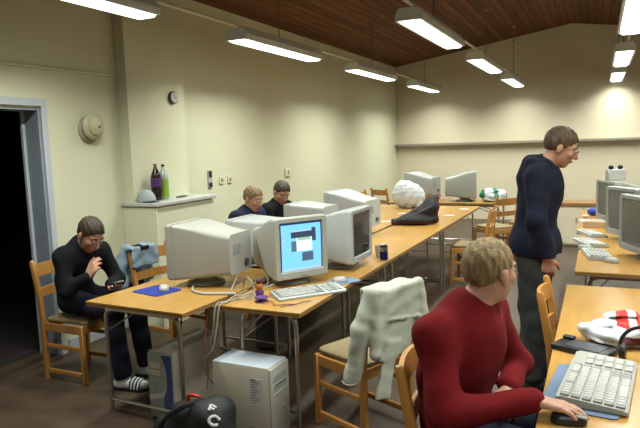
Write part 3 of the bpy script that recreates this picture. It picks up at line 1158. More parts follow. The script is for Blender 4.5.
    # ---- shoes
    for sd in 'RL':
        an = g('an' + sd)
        fd = nv(g('foot' + sd))
        s = SDF(an - np.array([.26, .26, .12]), an + np.array([.26, .26, .06]), .006)
        z0 = an[2] - .085
        s.cone(an - fd * .03 + np.array([0, 0, -.050]), an + fd * .16 + np.array([0, 0, -.052]), .044, .036, .02)
        s.cone(an + np.array([0, 0, -.01]), an + np.array([0, 0, -.05]), .045, .045, .02)
        s.keep((0, 0, z0), (0, 0, -1))
        s.keep((0, 0, an[2] + .005), (0, 0, 1))
        so = s.build('sock' if socks else 'shoe', shoe_m, t, base, 1)
        if socks:
            sid = np.cross(fd, [0, 0, 1])
            M = Matrix(((fd[0], sid[0], 0, an[0] - base[0]), (fd[1], sid[1], 0, an[1] - base[1]), (0, 0, 1, -base[2]), (0, 0, 0, 1)))
            sl = MB()
            sl.loft([[(.055 + px, py, z) for px, py in rrect(.29, .105, .048, 6)] for z in (.001, .022)], M=M)
            slo = sl.build('slipper', M_DKPL, t)
            bd = MB()
            for k, (x0, x1) in enumerate(((.075, .155),)):
                bd.loft([[(x, math.cos(a) * .054, .02 + .068 * math.sin(a) * (1 - (x - .07) * 2.4)) for a in [PI * i / 12 for i in range(13)]] + [(x, math.cos(a) * .049, .02 + .063 * math.sin(a) * (1 - (x - .07) * 2.4)) for a in [PI * (12 - i) / 12 for i in range(13)]] for x in (x0, (x0 + x1) / 2, x1)], M=M)
            bd.build('strap', M_DKPL, slo)
            bw = MB()
            for x0 in (.088, .113, .138):
                bw.loft([[(x, math.cos(a) * .0555, .02 + .070 * math.sin(a) * (1 - (x - .07) * 2.4)) for a in [PI * i / 12 for i in range(13)]] + [(x, math.cos(a) * .052, .02 + .066 * math.sin(a) * (1 - (x - .07) * 2.4)) for a in [PI * (12 - i) / 12 for i in range(13)]] for x in (x0, x0 + .011)], M=M)
            bw.build('strap_stripes', M_SOCK, slo)
    if glasses:
        gl = MB()
        for r in (-1, 1):
            gl.tube([H(.104, r * .033 + .020 * math.cos(a), .000 + .014 * math.sin(a)) - base for a in [2 * PI * i / 14 for i in range(15)]], .0014, 5)
            gl.tube([H(.103, r * .053, .004) - base, H(.02, r * .079, .006) - base, H(-.008, r * .084, .0) - base], .0014, 5)
        gl.tube([H(.107, -.012, .003) - base, H(.112, 0, .006) - base, H(.107, .012, .003) - base], .0014, 5)
        gl.build('glasses', M_DKPL, t)
    return t


def nv3(a, b, c):
    a = nv(a)
    b = nv(b - a * (a @ b))
    c = np.cross(a, b)
    return np.array([a, b, c])


UPZ = (0, 0, 1)
# the man in red, sitting with his right hand at the keyboard, looking away over his left
J = dict(TF=(1, -.25, 0), hip=(-.46, 2.17, .60), belly=(-.485, 2.165, .78), neck=(-.42, 2.15, 1.048), head=(-.352, 2.18, 1.178), F=(.55, .83, -.06), U=(.02, .0, 1),
         shR=(-.505, 1.985, .985), shL=(-.385, 2.32, .995),
         elR=(-.45, 1.88, .755), wrR=(-.18, 2.01, .785), handR=((1, .06, -.10), (0, -.10, -1), (0, 1, -.1), .25),
         elL=(-.29, 2.445, .745), wrL=(-.285, 2.235, .725), handL=((.25, -.9, -.2), (-.3, .1, -.9), (-.9, -.3, .2), .6),
         hpR=(-.45, 2.075, .575), hpL=(-.45, 2.265, .575), knR=(-.03, 2.05, .555), knL=(-.03, 2.30, .555),
         anR=(-.02, 2.05, .086), anL=(-.02, 2.30, .086), footR=(1, 0, 0), footL=(1, .1, 0))
person('person', 'person in a red sweater seated with one hand at the keyboard, looking away', (-.47, 2.17, 0), J, M_SKINF, M_HAIRB2, M_RED, M_JEAN, M_SHOE, .0055, build=1.08, hair_len=-.005)
# standing man
J = dict(TF=(1, .25, 0), hip=(-.395, 4.13, .96), belly=(-.395, 4.13, 1.13), neck=(-.355, 4.13, 1.475), head=(-.248, 4.135, 1.583), F=(.91, .10, -.40), U=(.3, 0, 1),
         shR=(-.375, 3.965, 1.405), shL=(-.435, 4.305, 1.405),
         elR=(-.37, 3.895, 1.14), wrR=(-.305, 3.925, .90), handR=((.0, .2, -.95), (-.1, .9, .1), (.9, .1, .1), .6),
         elL=(-.42, 4.39, 1.14), wrL=(-.37, 4.38, .90), handL=((.35, -.15, -.9), (-.2, -.9, 0), (.9, -.1, .3), .6),
         hpR=(-.395, 4.035, .90), hpL=(-.41, 4.225, .90), knR=(-.38, 4.02, .49), knL=(-.42, 4.24, .49),
         anR=(-.395, 4.01, .086), anL=(-.435, 4.26, .086), footR=(1, -.1, 0), footL=(1, .15, 0))
person('person', 'person standing in a navy hooded top and charcoal trousers, looking down at the tables', (-.43, 4.13, 0), J, M_SKIN, M_HAIRM, M_NAVY, M_CHAR, M_SHOE, .006, hood=True, hem=.90, build=1.16, hair_len=.003, glasses=True, shift=(.025, 0, 0), baggy=.016)
# boy in black by the doorway
J = dict(TF=(1, -.25, 0), hip=(-3.56, 3.195, .59), belly=(-3.575, 3.18, .74), neck=(-3.43, 3.145, .985), head=(-3.315, 3.13, 1.068), F=(.80, -.12, -.58), U=(.6, 0, .8),
         shR=(-3.465, 3.005, .92), shL=(-3.40, 3.295, .925),
         elR=(-3.40, 2.95, .69), wrR=(-3.27, 3.03, .785), handR=((.45, .3, .75), (-.2, .95, -.1), (-.5, .2, .6), .7),
         elL=(-3.30, 3.34, .70), wrL=(-3.20, 3.17, .70), handL=((.85, -.45, -.1), (-.1, -.1, .95), (.4, .8, .2), .45),
         hpR=(-3.53, 3.105, .575), hpL=(-3.53, 3.285, .575), knR=(-3.10, 3.07, .55), knL=(-3.10, 3.29, .55),
         anR=(-3.04, 3.06, .086), anL=(-3.05, 3.31, .086), footR=(1, .15, 0), footL=(1, .1, 0))
person('person', 'person in a black sweater sitting by the doorway, bent over a handheld', (-3.55, 3.18, 0), J, M_SKIN, M_HAIRD, M_BLACKC, M_JEAN, M_SOCK, .006, build=.88, socks=True, shift=(.05, .0, 0))


def boy_behind(label, x, y, F, hairm, top, skin, hz=0., a=0.):
    ca, sa = math.cos(a), math.sin(a)

    def P(f, l, z):
        return (x + f * ca - l * sa, y + f * sa + l * ca, z)

    def V(f, l, z):
        return (f * ca - l * sa, f * sa + l * ca, z)
    J = dict(TF=V(1, 0, 0), hip=P(0, 0, .59), neck=P(.10, 0, 1.02 + hz), head=P(.165, 0, 1.135 + hz), F=F, U=(.25, 0, 1),
             shR=P(.09, -.175, .965 + hz), shL=P(.09, .175, .965 + hz),
             elR=P(.17, -.20, .78), wrR=P(.38, -.13, .80), handR=(V(1, .1, -.05), V(0, 0, -1), V(0, 1, 0), .35),
             elL=P(.17, .20, .78), wrL=P(.38, .13, .80), handL=(V(1, -.1, -.05), V(0, 0, -1), V(0, -1, 0), .35),
             hpR=P(.02, -.09, .572), hpL=P(.02, .09, .572), knR=P(.42, -.11, .55), knL=P(.42, .11, .55),
             anR=P(.43, -.11, .086), anL=P(.43, .11, .086), footR=V(1, -.1, 0), footL=V(1, .1, 0))
    return person('person', label, (x, y, 0), J, skin, hairm, top, M_JEAN, M_SHOE, .0075, build=.95)


boy_behind('person with short blond hair and dark top sitting behind the monitors', -3.24, 5.06, (.93, -.14, -.34), M_HAIRB, M_DNAVY, M_SKINF, .01, R(-6))
boy_behind('person with short dark hair and black top sitting behind the monitors', -3.22, 5.62, (.72, -.50, -.48), M_HAIRD, M_BLACKC, M_SKIN, .02, R(-10))

# things held
t = thing('handheld_console', 'dark handheld the boy in black holds over his lap', 'handheld', (-3.03, 3.095, .737), R(-25))
MB().box((0, 0, 0), (.13, .075, .018), .007, 2, M=E(ry=R(-12))).build('case', M_DKPL, t)
MB().box((0, 0, .0095), (.06, .045, .003), .001, M=E(ry=R(-12))).build('screen', M_SCREENG, t)
t = thing('mobile_phone', 'dark blue mobile phone in the left hand of the man in red', 'phone', (-.285, 2.13, .705), R(70))
MB().box((0, 0, 0), (.11, .048, .018), .006, 2).build('case', M_DNAVY, t)
MB().box((.02, 0, .0095), (.035, .034, .002), .0005).build('screen', M_BLUEPL, t)

# ------------------------------------------------------------------ jackets


def coat(y0, y1, bot, amp):
    """hung over a chair back; local frame is that of the chair (back at x=-.2, facing +x)"""
    s = SDF((-.44, -.36, .15), (.05, .38, .96), .007)
    yc, hy = (y0 + y1) / 2, (y1 - y0) / 2
    # panel over the outside of the back, over the top rail and a little down the inside
    s.rbox((-.305, yc, (bot + .87) / 2), (.012, hy, (.87 - bot) / 2), r=.011, k=.0, disp=lambda a, b, c: amp * np.sin(30 * b + 2.2 * np.sin(6 * c)) * np.clip((.22 - c) * 3.2, .1, 1) + .003 * np.sin(60 * c + 20 * b))
    s.rbox((-.252, yc, .872), (.060, hy, .010), r=.009, k=.02)
    s.rbox((-.193, yc, .80), (.010, hy, .08), r=.009, k=.02)
    for yy in (-.195, .195):
        if y0 - .03 < yy < y1 + .03:
            s.cone((-.262, yy, .878), (-.250, yy, .865), .026, .030, .015)
    return s


s = coat(-.165, .20, .50, .009)
# sleeve hanging from the near shoulder, other sleeve, hem point
s.cone((-.27, .215, .872), (-.245, .262, .68), .030, .045, .02)
s.cone((-.245, .262, .68), (-.205, .275, .46), .048, .046, .02)
s.cone((-.205, .275, .46), (-.19, .278, .40), .050, .048, .01)
s.cone((-.30, .20, .86), (-.31, .225, .55), .028, .030, .03)
s.cone((-.29, -.16, .865), (-.315, -.18, .66), .030, .036, .02)
s.cone((-.315, -.18, .66), (-.31, -.165, .50), .036, .032, .02)
s.rbox((-.312, .135, .44), (.011, .055, .16), nv3((1, 0, 0), (0, .96, .28), (0, 0, 1)), r=.010, k=.03)
s.rbox((-.318, .0, .70), (.011, .15, .010), nv3((1, 0, 0), (0, 1, .12), (0, 0, 1)), r=.008, k=.004)
s.disp(folds(.004, 34, .4))
t = thing('jacket', 'pale khaki jacket hung over the chair back beside the man in red', 'jacket', (-1.24, 3.18, 0), R(157))
s.build('jacket_body', M_COAT, t, (0, 0, 0), 1)
cb = MB()
for k, yy in enumerate((.10, .0, -.1)):
    cb.lathe([(.008, 0), (.009, .003), (.003, .005)], 10, E((-.331, yy, .70 + yy * .12), ry=R(-90)))
cb.build('snap_button', M_KEYG, t)
MB().tube(spline([(-.236, .300, .392), (-.222, .324, .388), (-.185, .330, .386), (-.152, .318, .390)], 4), .005, 6).build('cuff_seam', M_LEDGE, t)

s = coat(-.225, .045, .50, .010)
s.cone((-.30, -.195, .86), (-.33, -.235, .68), .045, .056, .02)
s.cone((-.33, -.235, .68), (-.30, -.225, .50), .056, .050, .02)
s.cone((-.30, .0, .86), (-.335, .03, .72), .035, .045, .02)
s.cone((-.335, .03, .72), (-.32, .06, .60), .045, .040, .02)
s.disp(folds(.005, 36, 2.4))
t = thing('jacket', 'light denim jacket slung over a chair by the table of the boy in black', 'jacket', (-3.12, 3.80, 0), R(-8))
s.build('jacket_body', [M_DENIM, M_BLACKC], t, (0, 0, 0), 1, mfun=lambda c: ((c[:, 2] < .60 + .25 * (c[:, 1] + .1)) & (c[:, 1] < -.03)) | ((c[:, 2] > .85) & (np.abs(c[:, 1] + .10) < .045)))

# ------------------------------------------------------------------ bags
s = SDF((-.3, -.25, -.02), (.3, .25, .42), .008)
s.ell((-.02, 0, .15), (.215, .15, .16), None, .04)
s.ell((.05, 0, .13), (.19, .14, .12), None, .05)
s.ell((-.08, .02, .22), (.11, .10, .09), None, .05)
s.cone((.17, -.05, .04), (.22, -.06, .02), .045, .025, .03)
s.keep((0, 0, .001), (0, 0, -1))
s.disp(lambda X, Y, Z: .004 * np.sin(22 * X + 9 * np.sin(14 * Z) + 8 * Y) * np.sin(19 * Z + 31 * Y + 12 * X) + .0035 * np.sin(47 * X - 30 * Z + 41 * Y))
s.keep((0, 0, .002), (0, 0, -1))
o = s.build('carrier_bag', M_BAGW, None, (0, 0, 0), 1)
o.location = (-2.40, 8.05, TZ)
o.scale = (1., 1., 1.2)
tag(o, 'bulging knotted white plastic carrier bag on the far end of the tables', 'bag')

# backpack on the long row
s = SDF((-.3, -.35, -.02), (.3, .35, .40), .007)
s.cone((-.02, -.235, .035), (0, .20, .06), .035, .06, .03)
s.cone((0, -.05, .07), (0, .19, .17), .06, .085, .05)
s.cone((0, .15, .15), (0, .235, .26), .075, .035, .05)
s.ell((.0, .02, .05), (.12, .22, .05), None, .04)
s.disp(folds(.006, 28, .9))
s.keep((0, 0, .002), (0, 0, -1))
t = thing('backpack', 'black backpack with maroon base lying on the long table row', 'bag', (-1.84, 6.42, TZ), R(-62))
t.scale = (1, 1, 1.12)
s.build('pack_body', [M_BAGK, M_MAROON], t, (0, 0, 0), 1, mfun=lambda c: (c[:, 2] < .035) | (c[:, 1] > .225))
MB().tube(spline([(-.08, .20, .18), (-.10, .27, .27), (-.03, .29, .28), (.03, .25, .24)], 5), .008, 6).build('haul_loop', M_MAROON, t)
MB().tube(spline([(.10, -.15, .07), (.13, .0, .13), (.10, .17, .19)], 6), .006, 6).build('zipper', M_VENT, t)

# black bag on the floor with white lettering
s = SDF((-.36, -.24, -.02), (.36, .24, .42), .007)
s.cone((-.21, 0, .085), (.17, 0, .095), .085, .10, .04)
s.cone((-.09, .02, .19), (.15, .02, .245), .08, .075, .06)
s.ell((.12, .0, .20), (.115, .12, .13), None, .05)
s.cone((-.24, -.04, .05), (-.10, -.09, .06), .05, .05, .04)
s.disp(folds(.007, 25, 2.))
s.keep((0, 0, .002), (0, 0, -1))
BX, BY = -1.96, 2.52
t = thing('sports_bag', 'black bag with white letters lying against the putty tower', 'bag', (BX, BY, 0), R(-6))
bag = s.build('bag_body', M_BAGK, t, (0, 0, 0), 1)
from mathutils.bvhtree import BVHTree
bv = BVHTree.FromPolygons([v.co.copy() for v in bag.data.vertices], [tuple(p.vertices) for p in bag.data.polygons])


def on_bag(x, z, lift=.004):
    """the point of the bag's front found along the line of its slanted upper face"""
    h, n_, i_, d_ = bv.ray_cast(Vector((x, -.5, z + .35)), Vector((0, 1, -.7)).normalized())
    return h + n_ * lift


def letter(strokes, m=.013):
    g = MB()
    for st in strokes:
        pts = [on_bag(x, z) for x, z in st]
        g.tube(spline(pts, 4), m, 6)
    return g


g = letter([[(.215, .215), (.195, .228), (.178, .212), (.178, .188), (.195, .175), (.215, .185)]], .0085)
g.build('letter_c', M_SOCK, t)
g = letter([[(.150, .285), (.158, .248)], [(.150, .285), (.182, .278)], [(.154, .266), (.178, .262)]], .0075)
g.build('letter_f', M_SOCK, t)
g = letter([[(-.075, .09), (-.06, .09)]], .009)
g.build('small_badge', M_KEYG, t)
MB().tube(spline([(-.20, -.08, .13), (-.12, -.09, .22), (-.02, -.07, .285), (.06, .0, .315)], 6), .014, 6).build('carry_strap', M_BAGK, t)
MB().tube(spline([(-.06, .02, .25), (-.05, .0, .31), (.0, .0, .325), (.02, .03, .30)], 5), .011, 6).build('red_tag', M_BAGR, t)

# white and red carrier bag on the near table
s = SDF((-.25, -.25, -.02), (.30, .25, .24), .006)
s.ell((0, 0, .055), (.16, .12, .065), None, .04)
s.ell((.12, .05, .07), (.13, .12, .07), None, .04)
s.ell((.03, .06, .11), (.09, .06, .06), None, .04)
s.cone((-.14, -.03, .05), (-.05, .02, .09), .035, .03, .03)
s.disp(lambda X, Y, Z: .010 * np.sin(30 * X + 10 * np.sin(20 * Z) + 15 * Y) * np.sin(27 * Z + 19 * Y) + .006 * np.sin(55 * X - 40 * Z + 31 * Y))
s.keep((0, 0, .002), (0, 0, -1))
t = thing('carrier_bag', 'crumpled white carrier bag with red print beside the headphones', 'bag', (.085, 2.89, TZ), R(-10))
t.scale = (.88, .88, .8)
s.build('bag_body', [M_BAGW, M_BAGR, M_MAROON], t, (0, 0, 0), 1,
        mfun=lambda c: np.where((np.abs(c[:, 0] - .045) < .065) & (c[:, 2] > .105) & (np.sin(70 * c[:, 0] + 20 * c[:, 1]) > -.35), 1, np.where((np.abs(c[:, 0] - .08) < .05) & (c[:, 2] > .03) & (c[:, 2] < .075) & (c[:, 1] < -.03), 2, 0)))

# green and white bag heap on the crosswise table
s = SDF((-.25, -.2, -.02), (.25, .2, .22), .008)
s.ell((0, 0, .06), (.17, .12, .07), None, .04)
s.ell((-.07, 0, .10), (.08, .08, .06), None, .04)
s.ell((.06, .0, .09), (.09, .09, .05), None, .04)
s.disp(lambda X, Y, Z: .010 * np.sin(26 * X + 9 * np.sin(20 * Z) + 15 * Y) * np.sin(27 * Z + 19 * Y))
s.keep((0, 0, .002), (0, 0, -1))
o = s.build('carrier_bag', [M_BAGW, M_GREEN], None, (0, 0, 0), 1, mfun=lambda c: (np.sin(38 * c[:, 0] + 14 * c[:, 1] + 1.2) > .45) & (c[:, 2] > .05))
o.location = (-1.40, 9.02, TZ)
o.scale = (1.15, 1.1, 1.3)
tag(o, 'crumpled white and green carrier bag at the end of the crosswise table', 'bag')

# ------------------------------------------------------------------ small things on the shelf and walls
SZ = 1.1725


def bottle(label, x, y, h, r, m_liq, m_lab, m_cap, m_neck, lab=(.38, .62)):
    t = thing('drink_bottle', label, 'bottle', (x, y, SZ))
    MB().lathe([(r * .55, .001), (r * .95, .006), (r, .03), (r, h * .60), (r * .93, h * .68), (r * .62, h * .80), (r * .36, h * .88), (r * .30, h * .93)], 18).build('bottle_body', m_liq, t)
    MB().lathe([(r * .30, h * .925), (r * .30, h * .95)], 14).build('neck', m_neck, t)
    MB().lathe([(r * .36, h * .945), (r * .37, h * .99), (r * .30, h)], 14).build('cap', m_cap, t)
    MB().lathe([(r * 1.01, h * lab[0]), (r * 1.025, h * (lab[0] + .02)), (r * 1.025, h * (lab[1] - .02)), (r * 1.01, h * lab[1])], 18).build('bottle_label', m_lab, t)


bottle('dark cola bottle with a purple label on the white shelf', -3.79, 4.48, .345, .048, M_COLA, M_PURPLE, M_ORANGE, M_CLEARP)
bottle('lime green drink bottle beside the cola bottle on the shelf', -3.80, 4.60, .335, .046, M_CLEARP, M_LIME, M_DKPL, M_CLEARP, (.05, .58))
t = thing('baseball_cap', 'pale grey baseball cap lying on the white shelf', 'cap', (-3.80, 4.345, SZ), R(-25))
s = SDF((-.14, -.14, -.02), (.22, .14, .16), .006)
s.ell((0, 0, .01), (.098, .082, .105), None, .01)
s.keep((0, 0, .002), (0, 0, -1))
s.build('crown', M_CAPC, t, (0, 0, 0), 1)
b = MB()
rg = []
for k in (0, 1):
    rg.append([(.07 + .105 * math.cos(a), .078 * math.sin(a), .004 + k * .006 + .012 * math.cos(a * 1.2)) for a in [R(-85 + 170 * i / 14) for i in range(15)]] + [(.06, .03, .006 + k * .006), (.06, -.03, .006 + k * .006)])
b.loft(rg)
b.build('brim', M_CAPS, t)
MB().ell((0, 0, .117), (.008, .008, .006), 8, 5).build('top_button', M_CAPC, t)
o = MB()
o.loft([[(px, py, z) for px, py in rrect(.06, .16, .015)] for z in (.0005, .012)])
o = o.build('spectacle_case', M_VENT)
o.location = (-3.77, 4.83, SZ)
o.rotation_euler = (0, 0, R(12))
tag(o, 'flat dark case lying on the white shelf beside the bottles', 'case')

t = thing('wall_bell', 'round cream alarm bell mounted on the wall beside the doorway', 'alarm bell', (XL, 3.90, 1.86))
RY = Matrix.Rotation(PI / 2, 4, 'Y')
MB().lathe([(.115, .0), (.118, .012), (.10, .03), (.06, .038)], 30, E((0, 0, -.02)) @ RY).build('back_plate', M_BELLB, t)
MB().lathe([(.085, .038), (.112, .05), (.115, .062), (.105, .075), (.085, .082), (.080, .084), (.076, .100), (.05, .115), (.02, .12)], 30, E((0, 0, .005)) @ RY).build('bell_dome', M_BELL, t)
MB().lathe([(.010, .117), (.010, .124), (.004, .126)], 12, E((0, .008, .0)) @ RY).build('centre_screw', M_VENT, t)
t = thing('wall_clock', 'small round wall clock on the pillar above the shelf', 'clock', (-3.88, 4.90, 2.16))
MB().lathe([(.058, 0), (.062, .01), (.062, .03), (.056, .034)], 26, RY).build('clock_case', M_VENT, t)
MB().lathe([(.052, .034), (.052, .0355)], 26, RY).build('dial', M_PAPER, t)
MB().box((.037, .006, .012), (.002, .006, .034), 0, M=E(rx=R(20))).box((.038, .012, -.004), (.002, .030, .005), 0).build('clock_hands', M_INK, t)
t = thing('light_switch', 'dark two-part light switch on the wall above the shelf end', 'switch', (XL, 5.63, 1.30))
MB().box((.008, 0, 0), (.016, .075, .20), .003).build('switch_plate', M_KEY, t)
MB().box((.018, 0, .055), (.008, .06, .07), .003).box((.018, 0, -.065), (.008, .06, .05), .003).build('rockers', M_DKPL, t)
for y, lab in ((5.86, 'white wall socket nearest the dark light switch'), (6.03, 'white wall socket farther from the dark light switch')):
    t = thing('wall_socket', lab, 'socket', (XL, y, 1.27), 0, 'white wall sockets')
    MB().box((.008, 0, 0), (.016, .085, .085), .004).build('face_plate', M_WALL, t)
    MB().lathe([(.024, .016), (.024, .0175)], 16, RY).build('socket_well', M_LEDGE, t)
t = thing('wall_socket', 'pale wall socket just above the dark-haired boy\'s head', 'socket', (XL, 7.5, 1.27), 0, 'white wall sockets')
MB().box((.012, 0, 0), (.024, .15, .11), .004).build('face_plate', M_WALL, t)
MB().lathe([(.030, .024), (.030, .0255)], 16, RY).build('socket_well', M_LEDGE, t)

# ------------------------------------------------------------------ small things on the tables
t = thing('drink_can', 'blue and silver drink can beside the dark blank screen', 'can', (-1.525, 4.42, TZ))
MB().lathe([(.024, .001), (.033, .008), (.033, .105), (.026, .117), (.026, .120)], 18).build('can_body', M_CANB, t)
MB().lathe([(.025, .1195), (.025, .121), (.008, .1215)], 16).build('can_lid', M_CHROME, t)
MB().lathe([(.0335, .07), (.0338, .072), (.0338, .10), (.0335, .102)], 18).build('silver_band', M_CHROME, t)
t = thing('paper_cup', 'white paper cup standing behind the blue can', 'cup', (-1.60, 4.53, TZ))
MB().lathe([(.026, .001), (.028, .004), (.037, .092), (.039, .095), (.036, .095), (.027, .01)], 18).build('cup_wall', M_PAPER, t)

t = thing('toy_figure', 'small orange and purple toy stood among the cables', 'toy', (-1.895, 3.13, TZ))
t.scale = (.75, .75, .75)
b = MB()
b.lathe([(.022, .001), (.034, .008), (.036, .03), (.028, .05), (.024, .055)], 14)
b.build('toy_base', M_PURPLE, t)
b = MB()
b.lathe([(.024, .05), (.032, .065), (.030, .09), (.020, .105)], 14)
b.build('toy_middle', M_ORANGE, t)
b = MB()
b.ell((0, 0, .12), (.025, .025, .022))
b.build('toy_head', M_MAROON, t)
t = thing('tape_reel', 'dark reel lying beside the small toy among the cables', 'reel', (-1.81, 3.01, TZ), .3)
MB().lathe([(.04, .001), (.042, .006), (.015, .008), (.015, .022), (.042, .024), (.04, .03)], 16).build('reel_body', M_PURPLE, t)


def cable(label, pts, r, m, k=7):
    o = MB().tube(spline(pts, k), r, 7).build('cable', m)
    return tag(o, label, 'cable', 'cables on and under the near tables')


z = TZ + .009
cable('beige cable curling from the bulky monitor over the table joint', [(-2.19, 3.30, z + .07), (-2.15, 3.26, z + .05), (-2.12, 3.16, z), (-2.00, 3.06, z), (-1.96, 3.16, z), (-1.92, 3.08, z), (-1.98, 2.97, z), (-2.00, 2.90, z + .002), (-2.015, 2.835, z - .004), (-2.03, 2.815, .60), (-2.09, 2.85, .45), (-2.12, 2.99, .34), (-2.19, 3.10, .22)], .0045, M_CABLE)
cable('beige cable hanging between the two near tables to the floor', [(-2.03, 3.20, z), (-2.02, 3.02, z), (-1.985, 2.90, z + .002), (-1.99, 2.835, z - .004), (-2.0, 2.81, .62), (-2.03, 2.80, .48), (-2.10, 2.80, .40), (-2.12, 2.88, .25), (-2.10, 3.0, .10), (-2.14, 3.1, .007)], .0045, M_CABLE)
cable('beige cable looped high behind the small toy', [(-2.12, 3.30, z), (-2.06, 3.24, z + .07), (-2.01, 3.22, z + .06), (-1.98, 3.22, z), (-1.93, 3.24, z + .01), (-1.90, 3.32, z + .02)], .005, M_CABLE)
cable('pale cable lying flat along the near edge beside the bulky monitor', [(-2.43, 3.17, z), (-2.36, 3.08, z), (-2.25, 3.04, z), (-2.14, 3.07, z), (-2.05, 3.10, z)], .008, M_KEY)
cable('thin pale cable slanting below the table with the lit screen', [(-1.72, 3.35, .66), (-1.85, 3.2, .58), (-2.00, 3.05, .46), (-2.10, 2.96, .35), (-2.15, 2.95, .2)], .004, M_CABLE)
cable('rust coloured wire curling before the pale keyboard', [(-1.83, 3.02, z), (-1.77, 2.97, z), (-1.73, 3.00, z), (-1.68, 2.94, z), (-1.62, 2.98, z), (-1.57, 2.99, z)], .003, M_CABLER)
cable('rust coloured wire hanging below the table joint', [(-2.10, 2.86, .66), (-2.12, 2.86, .54), (-2.11, 2.84, .42), (-2.13, 2.88, .3), (-2.12, 2.84, .2)], .0035, M_CABLER)
cable('dark cable trailing from the black bag over the putty tower front', [(-1.72, 2.60, .13), (-1.685, 2.66, .12), (-1.67, 2.68, .06), (-1.65, 2.64, .006), (-1.62, 2.55, .006)], .004, M_CABLED)
cable('thin dark wire wandering before the pale keyboard edge', [(-1.64, 2.93, z - .003), (-1.58, 3.0, z - .003), (-1.56, 3.06, z - .003), (-1.53, 3.10, z - .003)], .0025, M_CABLED)

cable('thin beige cable knotted before the small toy', [(-2.0, 3.02, z - .002), (-1.95, 2.98, z + .012), (-1.90, 3.0, z), (-1.87, 3.04, z + .02), (-1.92, 3.06, z + .01), (-1.97, 3.04, z)], .0035, M_CABLE)
cable('grey plug lead curling between the bulky monitor and the lit one', [(-2.13, 3.42, z - .002), (-2.06, 3.36, z + .03), (-2.0, 3.40, z + .045), (-1.96, 3.34, z + .01), (-1.99, 3.28, z - .002), (-2.04, 3.30, z - .002)], .004, M_KEYG)
cable('dark lead sagging below the table with the lit screen', [(-1.93, 3.40, .66), (-1.86, 3.42, .52), (-1.76, 3.45, .48), (-1.66, 3.45, .55), (-1.6, 3.45, .66)], .004, M_CABLED)
for i, (x, y, a, lab) in enumerate(((-1.66, 7.3, 10, 'painted white lamp reflection beyond the black backpack, nearer of two'), (-1.62, 8.0, -15, 'painted white lamp reflection beyond the black backpack, farther of two'),
                                    (-2.25, 6.62, 20, 'painted white lamp reflection on the table before the knotted carrier bag'), (-2.28, 7.4, 5, 'painted white lamp reflection just below the knotted carrier bag'))):
    o = MB().box((0, 0, .0012), (.12, .09, .002), 0).build('reflection_plate', M_PAPER)  # thin white plates stand in for lamp reflections on the tabletops
    o.location = (x, y, TZ)
    o.rotation_euler = (0, 0, R(a))
    tag(o, lab, 'paper', 'painted lamp reflections on the tables')

t = thing('disc_player', 'flat black player lying behind the large beige keyboard', 'player', (-.045, 2.722, TZ), R(-24))
MB().box((0, 0, .013), (.24, .13, .026), .008, 2).build('player_body', M_DKPL, t)
MB().box((.01, 0, .027), (.15, .095, .003), .001).build('player_lid', mat('dark_grey_lid', (.05, .055, .065), rough=.3, var=.05), t)
MB().box((-.09, .05, .032), (.05, .03, .014), .004).build('player_button', M_DKPL, t)
t = thing('headphones', 'black headphones lying at the edge beside the large keyboard', 'headphones', (.175, 2.665, TZ), R(-10))
pts = [(.085 * math.cos(a), 0, .085 * math.sin(a) * 1.05 + .055) for a in [R(-35 + 250 * i / 24) for i in range(25)]]
MB().tube(pts, .0075, 8).build('headband', M_DKPL, t)
for sx in (-1, 1):
    MB().lathe([(.020, -.012), (.032, -.010), (.035, .0), (.032, .012), (.018, .016)], 16, E((sx * .073, 0, .036)) @ Matrix.Rotation(sx * PI / 2, 4, 'Y')).build('ear_pad', M_DKPL, t)
o = MB()
o.loft([[(px, py, zz) for px, py in rrect(.09, .22, .012)] for zz in (.0006, .03)])
o = o.build('green_case', mat('moss_green_plastic', (.10, .17, .07), rough=.5, var=.1))
o.location = (.25, 2.48, TZ)
tag(o, 'moss green flat case beside the large beige keyboard', 'case')

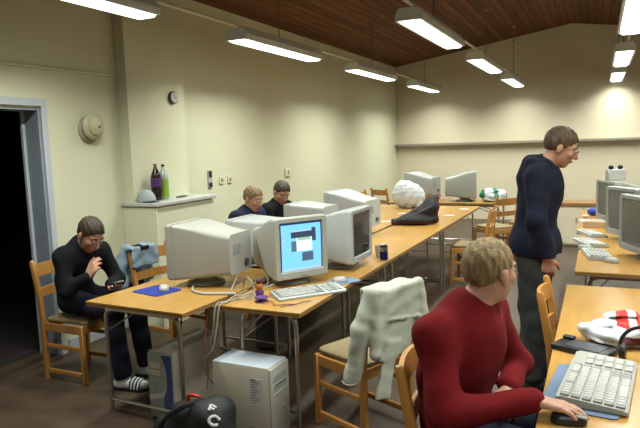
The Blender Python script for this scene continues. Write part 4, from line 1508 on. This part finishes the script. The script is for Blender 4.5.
# odds and ends on the tables the standing man faces
o = MB()
o.ell((0, 0, .045), (.075, .06, .045))
o = o.build('beanie', M_BLUE)
o.location = (-.045, 7.55, TZ)
tag(o, 'bright blue crumpled woollen hat on the far right table', 'hat')
o = MB()
o.ell((0, 0, .016), (.035, .03, .016), 12, 7)
o = o.build('paper_ball', M_PAPER)
o.location = (-.13, 7.35, TZ)
tag(o, 'small white paper ball before the bright blue hat', 'paper')
t = thing('magazine', 'white and violet magazine lying before the blue hat', 'magazine', (-.06, 7.02, TZ), R(14))
MB().box((0, 0, .006), (.24, .20, .012), .002).build('pages', M_PAPER, t)
MB().box((.01, -.02, .0125), (.12, .08, .002), 0).build('cover_print', mat('violet_print', (.10, .05, .45), rough=.4, var=.1), t)
t = thing('carton_box', 'flat tan cardboard box between the magazine and the keyboards', 'box', (-.03, 6.62, TZ), R(-8))
MB().box((0, 0, .03), (.20, .16, .06), .004).build('carton', mat('tan_card', (.52, .34, .20), rough=.8, var=.08), t)
MB().box((0, 0, .0608), (.20, .03, .0015), 0).build('tape_strip', M_PAPER, t)
t = thing('envelope', 'blue and white envelope lying between two keyboards', 'paper', (-.12, 5.79, TZ), R(16))
MB().box((0, 0, .003), (.16, .10, .004), .001).build('envelope_paper', mat('pale_blue_paper', (.12, .30, .55), rough=.6, var=.05), t)

# cabinet at the back between the rows
t = thing('low_cabinet', 'low pale cabinet with a wooden top edge beyond the standing man', 'cabinet', (-.2, 9.9, 0))
MB().box((0, 0, .31), (1.3, .45, .60), .004).build('carcass', M_WALLB, t)
MB().box((0, 0, .635), (1.36, .5, .045), .004).build('wooden_top', M_EDGE, t)
for x in (-.32, .32):
    d = MB().box((x, -.233, .31), (.60, .016, .54), .003).build('door', M_WALLB, t)
    MB().box((x * .3, -.246, .40), (.012, .014, .09), .003).build('handle', M_CHROME, d)

# ------------------------------------------------------------------ camera, world, view
MC = Matrix(((0.90698, -0.01899, 0.42075, 0), (0.41991, 0.11847, -0.89980, 0), (-0.03276, 0.99278, 0.11543, 1.65), (0, 0, 0, 1)))
cam = bpy.data.cameras.new('camera')
cam.sensor_width = 36
cam.lens = 600 * 36 / 640
cam.clip_start = .05
co = bpy.data.objects.new('camera', cam)
link(co)
co.matrix_world = MC
SC.camera = co
wd = bpy.data.worlds.new('world')
wd.use_nodes = True
wd.node_tree.nodes['Background'].inputs['Color'].default_value = (.02, .02, .022, 1)
wd.node_tree.nodes['Background'].inputs['Strength'].default_value = .2
SC.world = wd
SC.view_settings.view_transform = 'Standard'
SC.view_settings.look = 'None'
SC.view_settings.exposure = 0.
SC.view_settings.gamma = 1.
SC.cycles.use_denoising = True
SC.cycles.max_bounces = 6
SC.cycles.sample_clamp_indirect = 4.
